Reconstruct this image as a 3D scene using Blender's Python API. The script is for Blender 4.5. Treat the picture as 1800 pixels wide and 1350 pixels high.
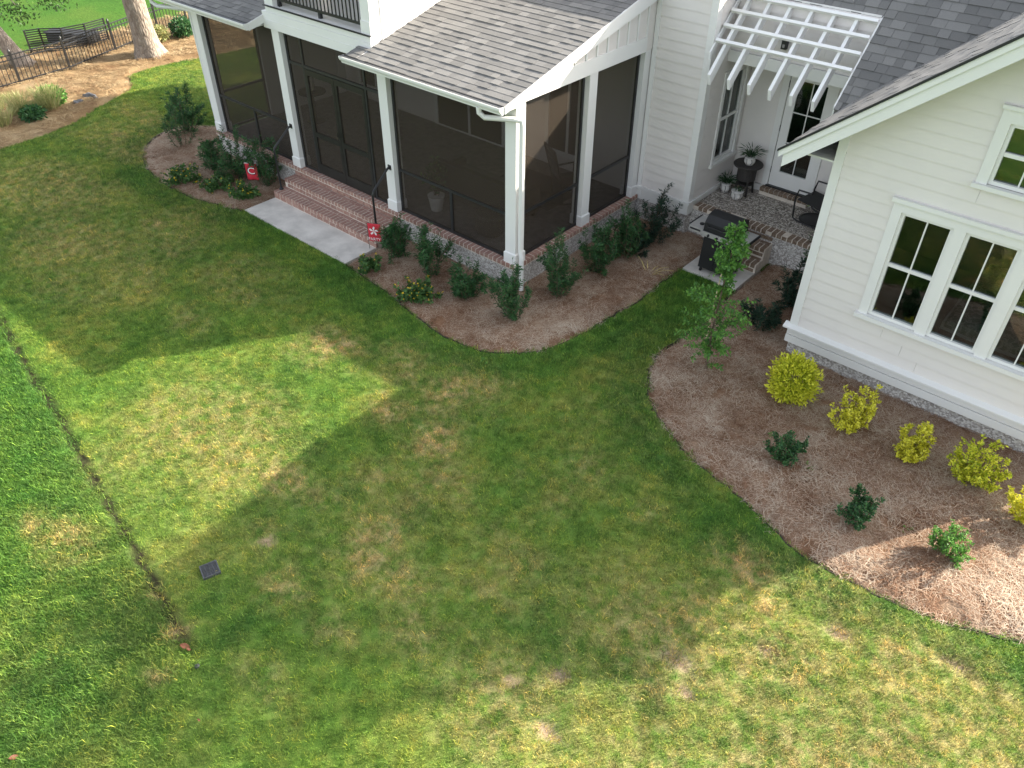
import bpy, bmesh, math, random
import numpy as np
from mathutils import Vector, Matrix
random.seed(7); RNG = np.random.default_rng(7)
for o in list(bpy.data.objects): bpy.data.objects.remove(o)
SC = bpy.context.scene
COL = SC.collection
# ------------------------------------------------------------------ camera
CAM = Vector((7.833, -9.106, 7.744)); F_PX = 1404.94
yaw, pitch, roll = math.radians(-40.898), math.radians(39.312), math.radians(.371)
fw = Vector((math.sin(yaw)*math.cos(pitch), math.cos(yaw)*math.cos(pitch), -math.sin(pitch)))
rt0 = Vector((math.cos(yaw), -math.sin(yaw), 0)); up0 = rt0.cross(fw)
rt = math.cos(roll)*rt0 + math.sin(roll)*up0; up = -math.sin(roll)*rt0 + math.cos(roll)*up0
cd = bpy.data.cameras.new('camera'); cam = bpy.data.objects.new('camera', cd); COL.objects.link(cam)
cam.matrix_world = Matrix(((rt.x, up.x, -fw.x, CAM.x), (rt.y, up.y, -fw.y, CAM.y), (rt.z, up.z, -fw.z, CAM.z), (0, 0, 0, 1)))
cd.sensor_width = 36; cd.lens = 36*F_PX/1800; cd.clip_end = 1500; cd.clip_start = .1
SC.camera = cam
SC.render.resolution_x = 1024; SC.render.resolution_y = 768
# ------------------------------------------------------------------ light
SUN = Vector((.98, 1.66, 1.0)).normalized()
w = bpy.data.worlds.new('World'); SC.world = w; w.use_nodes = True
nt = w.node_tree; sky = nt.nodes.new('ShaderNodeTexSky'); sky.sky_type = 'NISHITA'; sky.sun_disc = False
sky.sun_elevation = math.asin(SUN.z); sky.sun_rotation = math.atan2(SUN.x, SUN.y)
sky.air_density = 1.0; sky.dust_density = 2.5; sky.ozone_density = .6
bg = nt.nodes['Background']; bg.inputs[1].default_value = .13
hs = nt.nodes.new('ShaderNodeHueSaturation'); hs.inputs['Saturation'].default_value = .42   # camera white balance for open shade
nt.links.new(sky.outputs[0], hs.inputs['Color']); nt.links.new(hs.outputs[0], bg.inputs[0])
sl = bpy.data.lights.new('sun', 'SUN'); sl.energy = 3.5; sl.angle = math.radians(.53); sl.color = (1, .91, .77)
so = bpy.data.objects.new('sun', sl); COL.objects.link(so); so.location = (20, 30, 30)
so.rotation_euler = SUN.to_track_quat('Z', 'Y').to_euler()
vs = SC.view_settings; vs.view_transform = 'Standard'; vs.look = 'None'; vs.gamma = 1; vs.use_curve_mapping = False; vs.exposure = 2.05
# ------------------------------------------------------------------ node helpers / materials
def _new(name):
    m = bpy.data.materials.new(name); m.use_nodes = True; t = m.node_tree
    return m, t, t.nodes['Principled BSDF'], t.nodes['Material Output']
def nd(t, k, **kw):
    n = t.nodes.new(k)
    for a, v in kw.items(): setattr(n, a, v)
    return n
def lk(t, a, b): t.links.new(a, b)
def noise(t, scale, detail=4, rough=.6, src=None):
    n = nd(t, 'ShaderNodeTexNoise'); n.inputs['Scale'].default_value = scale; n.inputs['Detail'].default_value = detail; n.inputs['Roughness'].default_value = rough
    g = nd(t, 'ShaderNodeNewGeometry') if src is None else None
    lk(t, g.outputs['Position'] if g else src, n.inputs['Vector']); return n.outputs['Fac']
def ramp(t, fac, stops):
    r = nd(t, 'ShaderNodeValToRGB'); e = r.color_ramp.elements
    while len(e) < len(stops): e.new(.5)
    for i, (p, c) in enumerate(stops): e[i].position = p; e[i].color = (*c, 1)
    lk(t, fac, r.inputs[0]); return r.outputs[0]
def mix(t, f, a, b, mode='MIX'):
    n = nd(t, 'ShaderNodeMix', data_type='RGBA', blend_type=mode)
    for s, v in ((n.inputs[0], f), (n.inputs[6], a), (n.inputs[7], b)):
        if isinstance(v, (int, float)): s.default_value = v
        elif isinstance(v, tuple): s.default_value = (*v, 1)
        else: lk(t, v, s)
    return n.outputs[2]
def mth(t, op, a, b=0.):
    n = nd(t, 'ShaderNodeMath', operation=op)
    for s, v in zip(n.inputs, (a, b)):
        if isinstance(v, (int, float)): s.default_value = v
        else: lk(t, v, s)
    return n.outputs[0]
def attr(t, name, typ='GEOMETRY'):
    n = nd(t, 'ShaderNodeAttribute', attribute_name=name, attribute_type=typ); return n.outputs['Fac']
def bump(t, p, h, s, d=.01):
    b = nd(t, 'ShaderNodeBump'); b.inputs['Strength'].default_value = s; b.inputs['Distance'].default_value = d
    lk(t, h, b.inputs['Height']); lk(t, b.outputs[0], p.inputs['Normal'])
MATS = {}
def plain(name, c, rough=.6, var=.12, sc=3., bmp=0., bsc=60., metal=0., spec=.5):
    m, t, p, o = _new(name)
    f = noise(t, sc); lo = tuple(x*(1-var) for x in c); hi = tuple(min(1, x*(1+var)) for x in c)
    lk(t, ramp(t, f, [(.3, lo), (.7, hi)]), p.inputs['Base Color'])
    p.inputs['Roughness'].default_value = rough; p.inputs['Metallic'].default_value = metal; p.inputs['Specular IOR Level'].default_value = spec
    if bmp: bump(t, p, noise(t, bsc, 3), bmp)
    MATS[name] = m; return m
plain('siding', (.65, .61, .575), .55, .035, 1.2, .08, 90)
plain('trim', (.685, .675, .65), .42, .025, 1.5, .03, 120)
plain('lattice', (.76, .75, .73), .5, .03, 2)
plain('gutter_white', (.68, .67, .645), .35, .03, 2)
plain('black_metal', (.014, .014, .015), .4, .2, 8)
plain('dark_frame', (.018, .018, .019), .45, .2, 6)
plain('bronze', (.022, .021, .019), .42, .2, 6, metal=.3)
plain('drip', (.012, .012, .013), .6, .2, 6)
plain('concrete', (.52, .485, .44), .85, .2, 2.6, .25, 40)
plain('mortar', (.60, .53, .45), .9, .15, 12, .3, 120)
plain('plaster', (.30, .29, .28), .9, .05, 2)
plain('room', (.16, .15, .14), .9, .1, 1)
plain('wood_floor', (.10, .06, .035), .5, .3, 4)
plain('porch_floor', (.15, .142, .138), .8, .35, 9, .2, 40)
plain('rug', (.045, .045, .05), .95, .2, 20)
plain('wicker', (.03, .026, .023), .7, .5, 60, .5, 200)
plain('cushion', (.10, .10, .10), .95, .2, 10)
plain('pot_white', (.62, .60, .57), .35, .15, 9)
plain('soil', (.035, .024, .017), .95, .3, 20)
plain('red_cloth', (.50, .018, .035), .75, .12, 12)
plain('white_print', (.74, .70, .68), .8, .06, 9)
plain('black_print', (.02, .018, .02), .8, .1, 9)
plain('grill_black', (.007, .007, .008), .62, .25, 5)
plain('grill_cover', (.014, .014, .015), .6, .2, 3)
plain('steel', (.34, .33, .31), .5, .12, 5, metal=.2)
plain('bamboo', (.46, .38, .24), .6, .15, 15)
plain('twig', (.10, .07, .045), .9, .3, 20)
plain('stem_green', (.06, .09, .03), .8, .3, 20)
plain('grate', (.055, .058, .062), .55, .25, 18)
plain('rock', (.10, .10, .105), .9, .3, 7, .5, 20)
plain('leaf_rust', (.13, .042, .016), .7, .3, 30)
plain('dead_leaf', (.46, .36, .14), .8, .2, 20)
plain('bed_cloth', (.45, .50, .50), .9, .1, 6)
plain('bulb', (.6, .55, .45), .4, .05, 3)
def m_brick(name, a, b, c):
    m, t, p, o = _new(name)
    oi = nd(t, 'ShaderNodeObjectInfo'); f = mth(t, 'ADD', mth(t, 'MULTIPLY', oi.outputs['Random'], .75), mth(t, 'MULTIPLY', attr(t, 'tint'), .75))
    f = mth(t, 'FRACT', f)
    col = ramp(t, f, [(0, a), (.5, b), (1, c)])
    n = noise(t, 26, 5); col = mix(t, ramp(t, n, [(.45, (0, 0, 0)), (.8, (.6, .6, .6))]), col, (.42, .36, .31))
    lk(t, col, p.inputs['Base Color']); p.inputs['Roughness'].default_value = .9
    bump(t, p, noise(t, 90, 4), .4); MATS[name] = m
m_brick('brick', (.30, .16, .12), (.235, .12, .092), (.38, .225, .175))
m_brick('brick_dark', (.17, .11, .07), (.13, .085, .055), (.22, .145, .095))
def m_shingle(name, a, b, c):
    m, t, p, o = _new(name)
    f = attr(t, 'tint'); col = ramp(t, f, [(0, a), (.5, b), (1, c)])
    n = noise(t, 160, 2); col = mix(t, .35, col, ramp(t, n, [(.3, (.03, .03, .03)), (.7, (.42, .40, .38))]), 'OVERLAY')
    n2 = noise(t, .9, 4); col = mix(t, ramp(t, n2, [(.4, (0, 0, 0)), (.75, (.22, .22, .22))]), col, tuple(x*.72 for x in b))
    lk(t, col, p.inputs['Base Color']); p.inputs['Roughness'].default_value = .92
    bump(t, p, n, .35, .004); MATS[name] = m
m_shingle('shingle', (.145, .143, .138), (.182, .179, .172), (.232, .227, .217))
def m_speckle(name, a, b, c, sc, br=.35):
    m, t, p, o = _new(name)
    g = nd(t, 'ShaderNodeNewGeometry'); v = nd(t, 'ShaderNodeTexVoronoi'); v.inputs['Scale'].default_value = sc; lk(t, g.outputs['Position'], v.inputs['Vector'])
    s = nd(t, 'ShaderNodeSeparateColor'); lk(t, v.outputs['Color'], s.inputs[0])
    col = ramp(t, s.outputs[0], [(.15, a), (.55, b), (.9, c)])
    n = noise(t, 2.2, 5); col = mix(t, ramp(t, n, [(.35, (0, 0, 0)), (.75, (.35, .35, .35))]), col, tuple(x*.75 for x in b))
    lk(t, col, p.inputs['Base Color']); p.inputs['Roughness'].default_value = .9
    bump(t, p, v.outputs['Distance'], br, .01); MATS[name] = m
m_speckle('tabby', (.26, .235, .22), (.42, .395, .37), (.64, .62, .59), 46)
m_speckle('aggregate', (.10, .085, .07), (.30, .26, .22), (.60, .56, .50), 42)
def m_screen():
    m, t, p, o = _new('screen')
    tr = nd(t, 'ShaderNodeBsdfTransparent'); tr.inputs[0].default_value = (1, 1, 1, 1)
    p.inputs['Base Color'].default_value = (.052, .039, .027, 1); p.inputs['Roughness'].default_value = .75; p.inputs['Specular IOR Level'].default_value = .2
    mx = nd(t, 'ShaderNodeMixShader'); mx.inputs[0].default_value = .42
    lk(t, tr.outputs[0], mx.inputs[1]); lk(t, p.outputs[0], mx.inputs[2]); lk(t, mx.outputs[0], o.inputs[0]); MATS['screen'] = m
m_screen()
def m_glass():
    m, t, p, o = _new('glass')
    tr = nd(t, 'ShaderNodeBsdfTransparent'); tr.inputs[0].default_value = (.62, .66, .65, 1)
    gl = nd(t, 'ShaderNodeBsdfGlossy'); gl.inputs['Roughness'].default_value = .015; gl.inputs[0].default_value = (.95, 1, .98, 1)
    fr = nd(t, 'ShaderNodeFresnel'); fr.inputs[0].default_value = 1.75
    mx = nd(t, 'ShaderNodeMixShader'); lk(t, fr.outputs[0], mx.inputs[0]); lk(t, tr.outputs[0], mx.inputs[1]); lk(t, gl.outputs[0], mx.inputs[2]); lk(t, mx.outputs[0], o.inputs[0]); MATS['glass'] = m
m_glass()
def m_leaf(name, a, b, c, trans=.35, rough=.5):
    m, t, p, o = _new(name)
    col = ramp(t, attr(t, 'rnd'), [(0, a), (.5, b), (1, c)])
    lk(t, col, p.inputs['Base Color']); p.inputs['Roughness'].default_value = rough; p.inputs['Specular IOR Level'].default_value = .35
    tb = nd(t, 'ShaderNodeBsdfTranslucent'); lk(t, mix(t, .5, col, (.25, .32, .04), 'SCREEN') if False else col, tb.inputs[0])
    mx = nd(t, 'ShaderNodeMixShader'); mx.inputs[0].default_value = trans
    lk(t, p.outputs[0], mx.inputs[1]); lk(t, tb.outputs[0], mx.inputs[2]); lk(t, mx.outputs[0], o.inputs[0]); MATS[name] = m
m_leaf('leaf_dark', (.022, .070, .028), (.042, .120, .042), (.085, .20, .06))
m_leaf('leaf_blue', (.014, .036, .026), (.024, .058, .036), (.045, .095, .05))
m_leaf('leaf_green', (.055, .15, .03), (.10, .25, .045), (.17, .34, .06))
m_leaf('leaf_lantana', (.035, .085, .025), (.06, .14, .035), (.10, .20, .05))
m_leaf('leaf_yellow', (.42, .43, .03), (.68, .64, .045), (.82, .77, .10))
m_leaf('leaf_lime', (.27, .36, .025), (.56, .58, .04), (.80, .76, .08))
m_leaf('leaf_tree', (.035, .08, .02), (.06, .12, .03), (.10, .18, .04))
m_leaf('leaf_grass', (.20, .24, .08), (.32, .33, .13), (.46, .40, .20))
m_leaf('petal', (.70, .42, .02), (.75, .55, .03), (.80, .62, .10))
m_leaf('pot_leaf', (.02, .06, .025), (.035, .09, .035), (.09, .14, .07))
def m_bark():
    m, t, p, o = _new('bark')
    g = nd(t, 'ShaderNodeNewGeometry'); mp = nd(t, 'ShaderNodeMapping'); mp.inputs['Scale'].default_value = (9, 9, 2.2); lk(t, g.outputs['Position'], mp.inputs[0])
    v = nd(t, 'ShaderNodeTexVoronoi', feature='DISTANCE_TO_EDGE'); v.inputs['Scale'].default_value = 1.6; lk(t, mp.outputs[0], v.inputs['Vector'])
    n = noise(t, 6, 6)
    col = ramp(t, n, [(.3, (.17, .13, .10)), (.55, (.27, .22, .175)), (.8, (.36, .31, .26))])
    lk(t, mix(t, ramp(t, v.outputs['Distance'], [(0, (.55, .55, .55)), (.12, (0, 0, 0))]), col, (.10, .075, .06)), p.inputs['Base Color'])
    p.inputs['Roughness'].default_value = .95; bump(t, p, v.outputs['Distance'], .8, .05); MATS['bark'] = m
m_bark()
def grass_col(t, typ):
    dry, lush_shade = attr(t, 'dry', typ), attr(t, 'lush_shade', typ)
    n1 = noise(t, .55, 4, .6); n2 = noise(t, 3.5, 4, .65)
    col = ramp(t, mth(t, 'ADD', mth(t, 'MULTIPLY', n1, .6), mth(t, 'MULTIPLY', n2, .4)), [(.34, (.070, .18, .030)), (.5, (.145, .25, .044)), (.66, (.285, .31, .075))])
    col = mix(t, lush_shade, col, mix(t, n2, (.045, .155, .030), (.115, .245, .048)))
    n3 = noise(t, 5.5, 6, .75)
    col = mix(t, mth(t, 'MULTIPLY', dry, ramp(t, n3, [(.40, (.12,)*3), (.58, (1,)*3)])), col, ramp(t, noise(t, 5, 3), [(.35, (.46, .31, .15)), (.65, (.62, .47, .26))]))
    return col
def m_grass():
    m, t, p, o = _new('grass_blade')
    col = grass_col(t, 'INSTANCER'); r = attr(t, 'rnd')
    col = mix(t, .8, col, ramp(t, r, [(0, (.30, .36, .28)), (.5, (.95, 1, .9)), (.9, (1.5, 1.4, 1.15)), (1, (2.6, 2.1, 1.7))]), 'MULTIPLY')
    oi = nd(t, 'ShaderNodeObjectInfo'); col = mix(t, .9, col, ramp(t, oi.outputs['Random'], [(0, (.38, .46, .38)), (.5, (.92, .98, .9)), (.85, (1.35, 1.28, 1.1)), (1, (2.0, 1.5, 1.15))]), 'MULTIPLY')
    lk(t, col, p.inputs['Base Color']); p.inputs['Roughness'].default_value = .55; p.inputs['Specular IOR Level'].default_value = .25
    tb = nd(t, 'ShaderNodeBsdfTranslucent'); lk(t, col, tb.inputs[0])
    mx = nd(t, 'ShaderNodeMixShader'); mx.inputs[0].default_value = .35
    lk(t, p.outputs[0], mx.inputs[1]); lk(t, tb.outputs[0], mx.inputs[2]); lk(t, mx.outputs[0], o.inputs[0]); MATS['grass_blade'] = m
    m, t, p, o = _new('turf')
    col = grass_col(t, 'GEOMETRY')
    col = mix(t, .7, col, ramp(t, noise(t, 120, 3), [(.3, (.35, .35, .3)), (.7, (1.1, 1.1, 1))]), 'MULTIPLY')
    col = mix(t, attr(t, 'den'), (.035, .028, .018), col); col = mix(t, attr(t, 'bare'), col, ramp(t, noise(t, 30, 4), [(.3, (.24, .165, .10)), (.7, (.42, .33, .23))]))
    lk(t, col, p.inputs['Base Color']); p.inputs['Roughness'].default_value = .95; p.inputs['Specular IOR Level'].default_value = .1
    bump(t, p, noise(t, 90, 4), .6, .03); MATS['turf'] = m
m_grass()
def m_ground(name, stops, sc, fine=60):
    m, t, p, o = _new(name)
    col = ramp(t, noise(t, sc, 5), stops)
    col = mix(t, .6, col, ramp(t, noise(t, fine, 3), [(.3, (.5, .5, .5)), (.7, (1.15, 1.15, 1.1))]), 'MULTIPLY')
    lk(t, col, p.inputs['Base Color']); p.inputs['Roughness'].default_value = .97; p.inputs['Specular IOR Level'].default_value = .1
    bump(t, p, noise(t, fine, 4), .6, .03); MATS[name] = m
m_ground('far_turf', [(.35, (.026, .085, .010)), (.5, (.045, .115, .014)), (.7, (.085, .13, .022))], .22, 14)
m_ground('mulch', [(.3, (.135, .068, .036)), (.5, (.26, .15, .092)), (.7, (.39, .29, .205))], 1.3, 70)
m_ground('straw_ground', [(.3, (.17, .10, .05)), (.5, (.28, .19, .10)), (.7, (.37, .28, .17))], .7, 40)
def m_straw(name, stops):
    m, t, p, o = _new(name)
    n = noise(t, 1.0, 5, .65)
    f = mth(t, 'ADD', mth(t, 'MULTIPLY', attr(t, 'rnd'), .5), mth(t, 'MULTIPLY', mth(t, 'SUBTRACT', n, .22), .95))
    lk(t, ramp(t, f, stops), p.inputs['Base Color']); p.inputs['Roughness'].default_value = .85; p.inputs['Specular IOR Level'].default_value = .2; MATS[name] = m
m_straw('straw', [(.2, (.135, .062, .032)), (.42, (.27, .152, .092)), (.62, (.45, .345, .25)), (.95, (.66, .58, .46))])
m_straw('straw_gold', [(.2, (.17, .09, .045)), (.45, (.29, .19, .095)), (.7, (.42, .31, .17)), (.95, (.52, .43, .27))])
# ------------------------------------------------------------------ mesh helpers
class MB:
    def __init__(s): s.v = []; s.f = []; s.a = {}
    def box(s, x0, x1, y0, y1, z0, z1):
        n = len(s.v)
        s.v += [(x0, y0, z0), (x1, y0, z0), (x1, y1, z0), (x0, y1, z0), (x0, y0, z1), (x1, y0, z1), (x1, y1, z1), (x0, y1, z1)]
        s.f += [tuple(n+i for i in q) for q in ((3, 2, 1, 0), (4, 5, 6, 7), (0, 1, 5, 4), (1, 2, 6, 5), (2, 3, 7, 6), (3, 0, 4, 7))]; return s
    def hexa(s, P):
        n = len(s.v); s.v += [tuple(p) for p in P]
        s.f += [tuple(n+i for i in q) for q in ((3, 2, 1, 0), (4, 5, 6, 7), (0, 1, 5, 4), (1, 2, 6, 5), (2, 3, 7, 6), (3, 0, 4, 7))]; return s
    def bar(s, p, q, w, h, upv=(0, 0, 1)):
        p, q = Vector(p), Vector(q); d = (q-p).normalized(); u = Vector(upv)
        if abs(d.dot(u)) > .98: u = Vector((0, 1, 0))
        sd = d.cross(u).normalized()*w/2; u = sd.cross(d).normalized()*h/2
        return s.hexa([p-sd-u, p+sd-u, q+sd-u, q-sd-u, p-sd+u, p+sd+u, q+sd+u, q-sd+u])
    def prism(s, poly, axis, a0, a1):
        n = len(s.v); k = len(poly)
        def P(u, v, a): return {'x': (a, u, v), 'y': (u, a, v), 'z': (u, v, a)}[axis]
        s.v += [P(u, v, a0) for u, v in poly] + [P(u, v, a1) for u, v in poly]
        s.f += [tuple(n+i for i in range(k))[::-1], tuple(n+k+i for i in range(k))]
        s.f += [(n+i, n+(i+1) % k, n+k+(i+1) % k, n+k+i) for i in range(k)]; return s
    def tube(s, pts, r, n=8, cap=True):
        pts = [Vector(p) for p in pts]; r = r if isinstance(r, (list, tuple)) else [r]*len(pts); b = len(s.v); pu = None
        for i, p in enumerate(pts):
            d = (pts[min(i+1, len(pts)-1)]-pts[max(i-1, 0)]).normalized()
            if pu is None: pu = Vector((1, 0, 0)) if abs(d.x) < .9 else Vector((0, 1, 0))
            sd = d.cross(pu).normalized(); u = sd.cross(d).normalized(); pu = u
            for k in range(n):
                a = 2*math.pi*k/n; s.v.append(tuple(p+(sd*math.cos(a)+u*math.sin(a))*r[i]))
        for i in range(len(pts)-1):
            for k in range(n): s.f.append((b+i*n+k, b+i*n+(k+1) % n, b+(i+1)*n+(k+1) % n, b+(i+1)*n+k))
        if cap: s.f += [tuple(b+k for k in range(n))[::-1], tuple(b+(len(pts)-1)*n+k for k in range(n))]
        return s
    def lathe(s, prof, c=(0, 0, 0), n=20):
        b = len(s.v)
        for r, z in prof:
            for k in range(n): a = 2*math.pi*k/n; s.v.append((c[0]+r*math.cos(a), c[1]+r*math.sin(a), c[2]+z))
        for i in range(len(prof)-1):
            for k in range(n): s.f.append((b+i*n+k, b+i*n+(k+1) % n, b+(i+1)*n+(k+1) % n, b+(i+1)*n+k))
        s.f += [tuple(b+k for k in range(n))[::-1], tuple(b+(len(prof)-1)*n+k for k in range(n))]; return s
    def mesh(s, name, smooth=False, at=None):
        me = bpy.data.meshes.new(name); me.from_pydata([tuple(v) for v in s.v], [], s.f); me.update()
        bm = bmesh.new(); bm.from_mesh(me); bmesh.ops.recalc_face_normals(bm, faces=bm.faces); bm.to_mesh(me); bm.free()
        if smooth: me.polygons.foreach_set('use_smooth', [True]*len(me.polygons))
        for k, v in (at or {}).items():
            a = me.attributes.new(k, 'FLOAT', 'POINT'); a.data.foreach_set('value', np.asarray(v, dtype=np.float32))
        return me
    def build(s, name, mat, parent=None, smooth=False, at=None): return link(name, s.mesh(name, smooth, at), mat, parent)
def link(name, me, mat, parent=None, loc=None):
    o = bpy.data.objects.new(name, me); COL.objects.link(o)
    if mat is not None and not me.materials: me.materials.append(MATS[mat] if isinstance(mat, str) else mat)
    if parent is not None: o.parent = parent
    if loc is not None: o.location = loc
    return o
def tag(o, label=None, cat=None, group=None, kind=None):
    for k, v in (('label', label), ('category', cat), ('group', group), ('kind', kind)):
        if v: o[k] = v
    return o
def thing(name, label, cat, loc=(0, 0, 0), rz=0, group=None):
    o = bpy.data.objects.new(name, None); COL.objects.link(o); o.location = loc; o.rotation_euler = (0, 0, rz); o.empty_display_size = .1
    return tag(o, label, cat, group)
def quad_leaves(P, D, L, W, N=None, rng=RNG):
    """leaf rhombs: base P, direction D, length L, width W (arrays) -> verts, faces"""
    n = len(P); D = D/np.linalg.norm(D, axis=1, keepdims=True)
    R = rng.normal(size=(n, 3)); S = np.cross(D, R if N is None else N); S /= np.linalg.norm(S, axis=1, keepdims=True)+1e-9
    L = np.broadcast_to(L, n)[:, None]; W = np.broadcast_to(W, n)[:, None]
    up_ = np.cross(S, D); up_ *= np.sign(up_[:, 2:3]+1e-9)
    mid = P + D*L*.45 + up_*L*.06
    V = np.stack([P, mid - S*W/2, P + D*L, mid + S*W/2], 1).reshape(-1, 3)
    return V, np.arange(4*n).reshape(n, 4)
def leaf_obj(name, V, Fc, mat, parent, rnd=None, kind=None):
    me = bpy.data.meshes.new(name); me.vertices.add(len(V)); me.vertices.foreach_set('co', V.astype(np.float32).ravel())
    n = len(Fc); me.loops.add(4*n); me.loops.foreach_set('vertex_index', Fc.astype(np.int32).ravel()); me.polygons.add(n)
    me.polygons.foreach_set('loop_start', np.arange(0, 4*n, 4, dtype=np.int32)); me.polygons.foreach_set('loop_total', np.full(n, 4, dtype=np.int32))
    me.update(calc_edges=True); me.validate()
    if rnd is None: rnd = RNG.random(n)
    a = me.attributes.new('rnd', 'FLOAT', 'POINT'); a.data.foreach_set('value', np.repeat(rnd, 4).astype(np.float32))
    o = link(name, me, mat, parent)
    if kind: o['kind'] = kind
    return o
# ------------------------------------------------------------------ pixel -> ground helper (directions only; the ground gives the distance)
def gpx(px, py, z=0.):
    r = rt*((px-900)/F_PX) + up*(-(py-675)/F_PX) + fw
    t = (z-CAM.z)/r.z; p = CAM + r*t; return (p.x, p.y)
def view_mask(P, margin=.25):
    d = P - np.array(CAM); X, Y, Z = d@np.array(rt), d@np.array(up), d@np.array(fw)
    u = F_PX*X/np.maximum(Z, .1)/900; v = F_PX*Y/np.maximum(Z, .1)/675
    return (Z > .5) & (np.abs(u) < 1+margin) & (np.abs(v) < 1+margin)
def smooth_poly(pts, step=.12, closed=False):
    P = [Vector((*p, 0)) for p in pts]; out = []
    n = len(P)
    for i in range(n-1 if not closed else n):
        p0, p1, p2, p3 = P[max(i-1, 0)], P[i], P[(i+1) % n], P[min(i+2, n-1)]
        k = max(1, int((p2-p1).length/step))
        for j in range(k):
            t = j/k
            q = .5*((2*p1)+(p2-p0)*t+(2*p0-5*p1+4*p2-p3)*t*t+(3*p1-p0-3*p2+p3)*t**3); out.append((q.x, q.y))
    out.append((P[-1].x, P[-1].y)); return [(x+random.gauss(0, .011), y+random.gauss(0, .011)) for x, y in out]
def in_poly(P, poly):
    x, y = P[:, 0], P[:, 1]; r = np.zeros(len(P), bool); q = np.array(poly); n = len(q); j = n-1
    for i in range(n):
        xi, yi, xj, yj = *q[i], *q[j]
        if yi != yj: r ^= ((yi > y) != (yj > y)) & (x < (xj-xi)*(y-yi)/(yj-yi)+xi)
        j = i
    return r
def near_poly(P, poly, closed=True):
    q = np.array(poly); best = np.full(len(P), 1e9); bp = P[:, :2].copy(); n = len(q)
    for i in range(n if closed else n-1):
        a, b = q[i], q[(i+1) % n]; ab = b-a; L = ab@ab
        if L < 1e-12: continue
        t = np.clip(((P[:, :2]-a)@ab)/L, 0, 1); c = a+t[:, None]*ab; d = np.linalg.norm(P[:, :2]-c, axis=1)
        m = d < best; best[m] = d[m]; bp[m] = c[m]
    return best, bp
def vnoise(P, sc, seed=0):
    r = np.random.default_rng(seed); out = np.zeros(len(P))
    for o, (s, a) in enumerate(((1, .55), (2.1, .28), (4.3, .17))):
        g = r.random((64, 64)); u = (P[:, 0]*sc*s+31.7) % 64; v = (P[:, 1]*sc*s+17.3) % 64
        i, j = u.astype(int), v.astype(int); fu, fv = u-i, v-j; fu = fu*fu*(3-2*fu); fv = fv*fv*(3-2*fv); i2, j2 = (i+1) % 64, (j+1) % 64
        out += a*((g[i, j]*(1-fu)+g[i2, j]*fu)*(1-fv)+(g[i, j2]*(1-fu)+g[i2, j2]*fu)*fv)
    return out
BED_L = smooth_poly([(-10.3, 1.0), (-10.96, .53), (-11.29, -.06), (-10.97, -.82), (-10.15, -1.42), (-9.3, -1.69), (-8.35, -1.8), (-7.36, -1.72), (-6.22, -1.38)]) + [(-6.22, .3), (-8.9, .3), (-8.9, 1.2)]
BED_R = smooth_poly([(-2.98, -1.37), (-2.21, -1.46), (-1.53, -1.53), (-.8, -1.67), (-.03, -1.76), (.56, -1.7), (1.03, -1.46), (1.37, -1.1), (1.61, -.51), (1.7, .32), (1.78, 1.21), (1.77, 2.15), (1.79, 2.66)]) + [(1.83, 3.5), (1.4, 4.1), (-.3, 4.1), (-.3, .3), (-2.98, .3)]
BED_W = smooth_poly([(2.92, 2.68), (2.94, 2.0), (3.02, 1.34), (2.94, .84), (2.92, .25), (3.03, -.26), (3.23, -.65), (3.5, -.94), (3.87, -1.2), (4.37, -1.47), (4.92, -1.64), (5.41, -1.76), (5.92, -1.95), (6.37, -2.09), (6.81, -2.1), (7.34, -2.06), (7.84, -1.99), (8.29, -1.84), (8.82, -1.61), (10.5, -.9), (12, -.4)]) + [(12, 1.8), (4.6, 1.8), (4.6, 4.1), (2.92, 4.1)]
BED_F = smooth_poly([(-12.6, -9), (-13.0, -5), (-13.21, -3.37), (-13.26, -2.55), (-13.53, -1.43), (-14.13, -.37), (-14.63, .62), (-14.96, .94), (-15.75, 1.32), (-15.89, 1.93), (-15.86, 2.64), (-15.72, 3.41), (-15.4, 5), (-15.0, 9)]) + [(-20.3, 9), (-20.5, 5), (-20.3, 2), (-20.0, -2), (-19.4, -9)]
HOUSE = [(-9.1, .05), (-.03, .05), (-.03, 3.7), (1.12, 3.9), (4.42, 3.9), (4.42, 1.53), (8.72, 1.53), (8.72, 9), (-9.1, 9)]
SLAB = [(-6.21, -1.37), (-3.0, -1.37), (-3.0, .3), (-6.21, .3)]
PAD = [(1.81, 2.66), (2.91, 2.66), (2.91, 3.6), (1.81, 3.6)]
STEP = .085
gx = np.arange(-21, 13.01, STEP); gy = np.arange(-14, 9.01, STEP)
GP = np.stack(np.meshgrid(gx, gy, indexing='ij'), -1).reshape(-1, 2); NX, NY = len(gx), len(gy)
taken = np.zeros(len(GP), bool)
edge_d = np.full(len(GP), 9.)
for poly in (BED_L, BED_R, BED_W, BED_F, SLAB, PAD):
    d, c = near_poly(GP, poly); m = (d < STEP*.52) & ~taken; GP[m] = c[m]; taken |= m
    if poly in (BED_L, BED_R, BED_W): edge_d = np.minimum(edge_d, d)
ii, jj = np.meshgrid(np.arange(NX-1), np.arange(NY-1), indexing='ij')
QF = np.stack([ii*NY+jj, (ii+1)*NY+jj, (ii+1)*NY+jj+1, ii*NY+jj+1], -1).reshape(-1, 4)
QC = GP[QF].mean(1)
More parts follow.
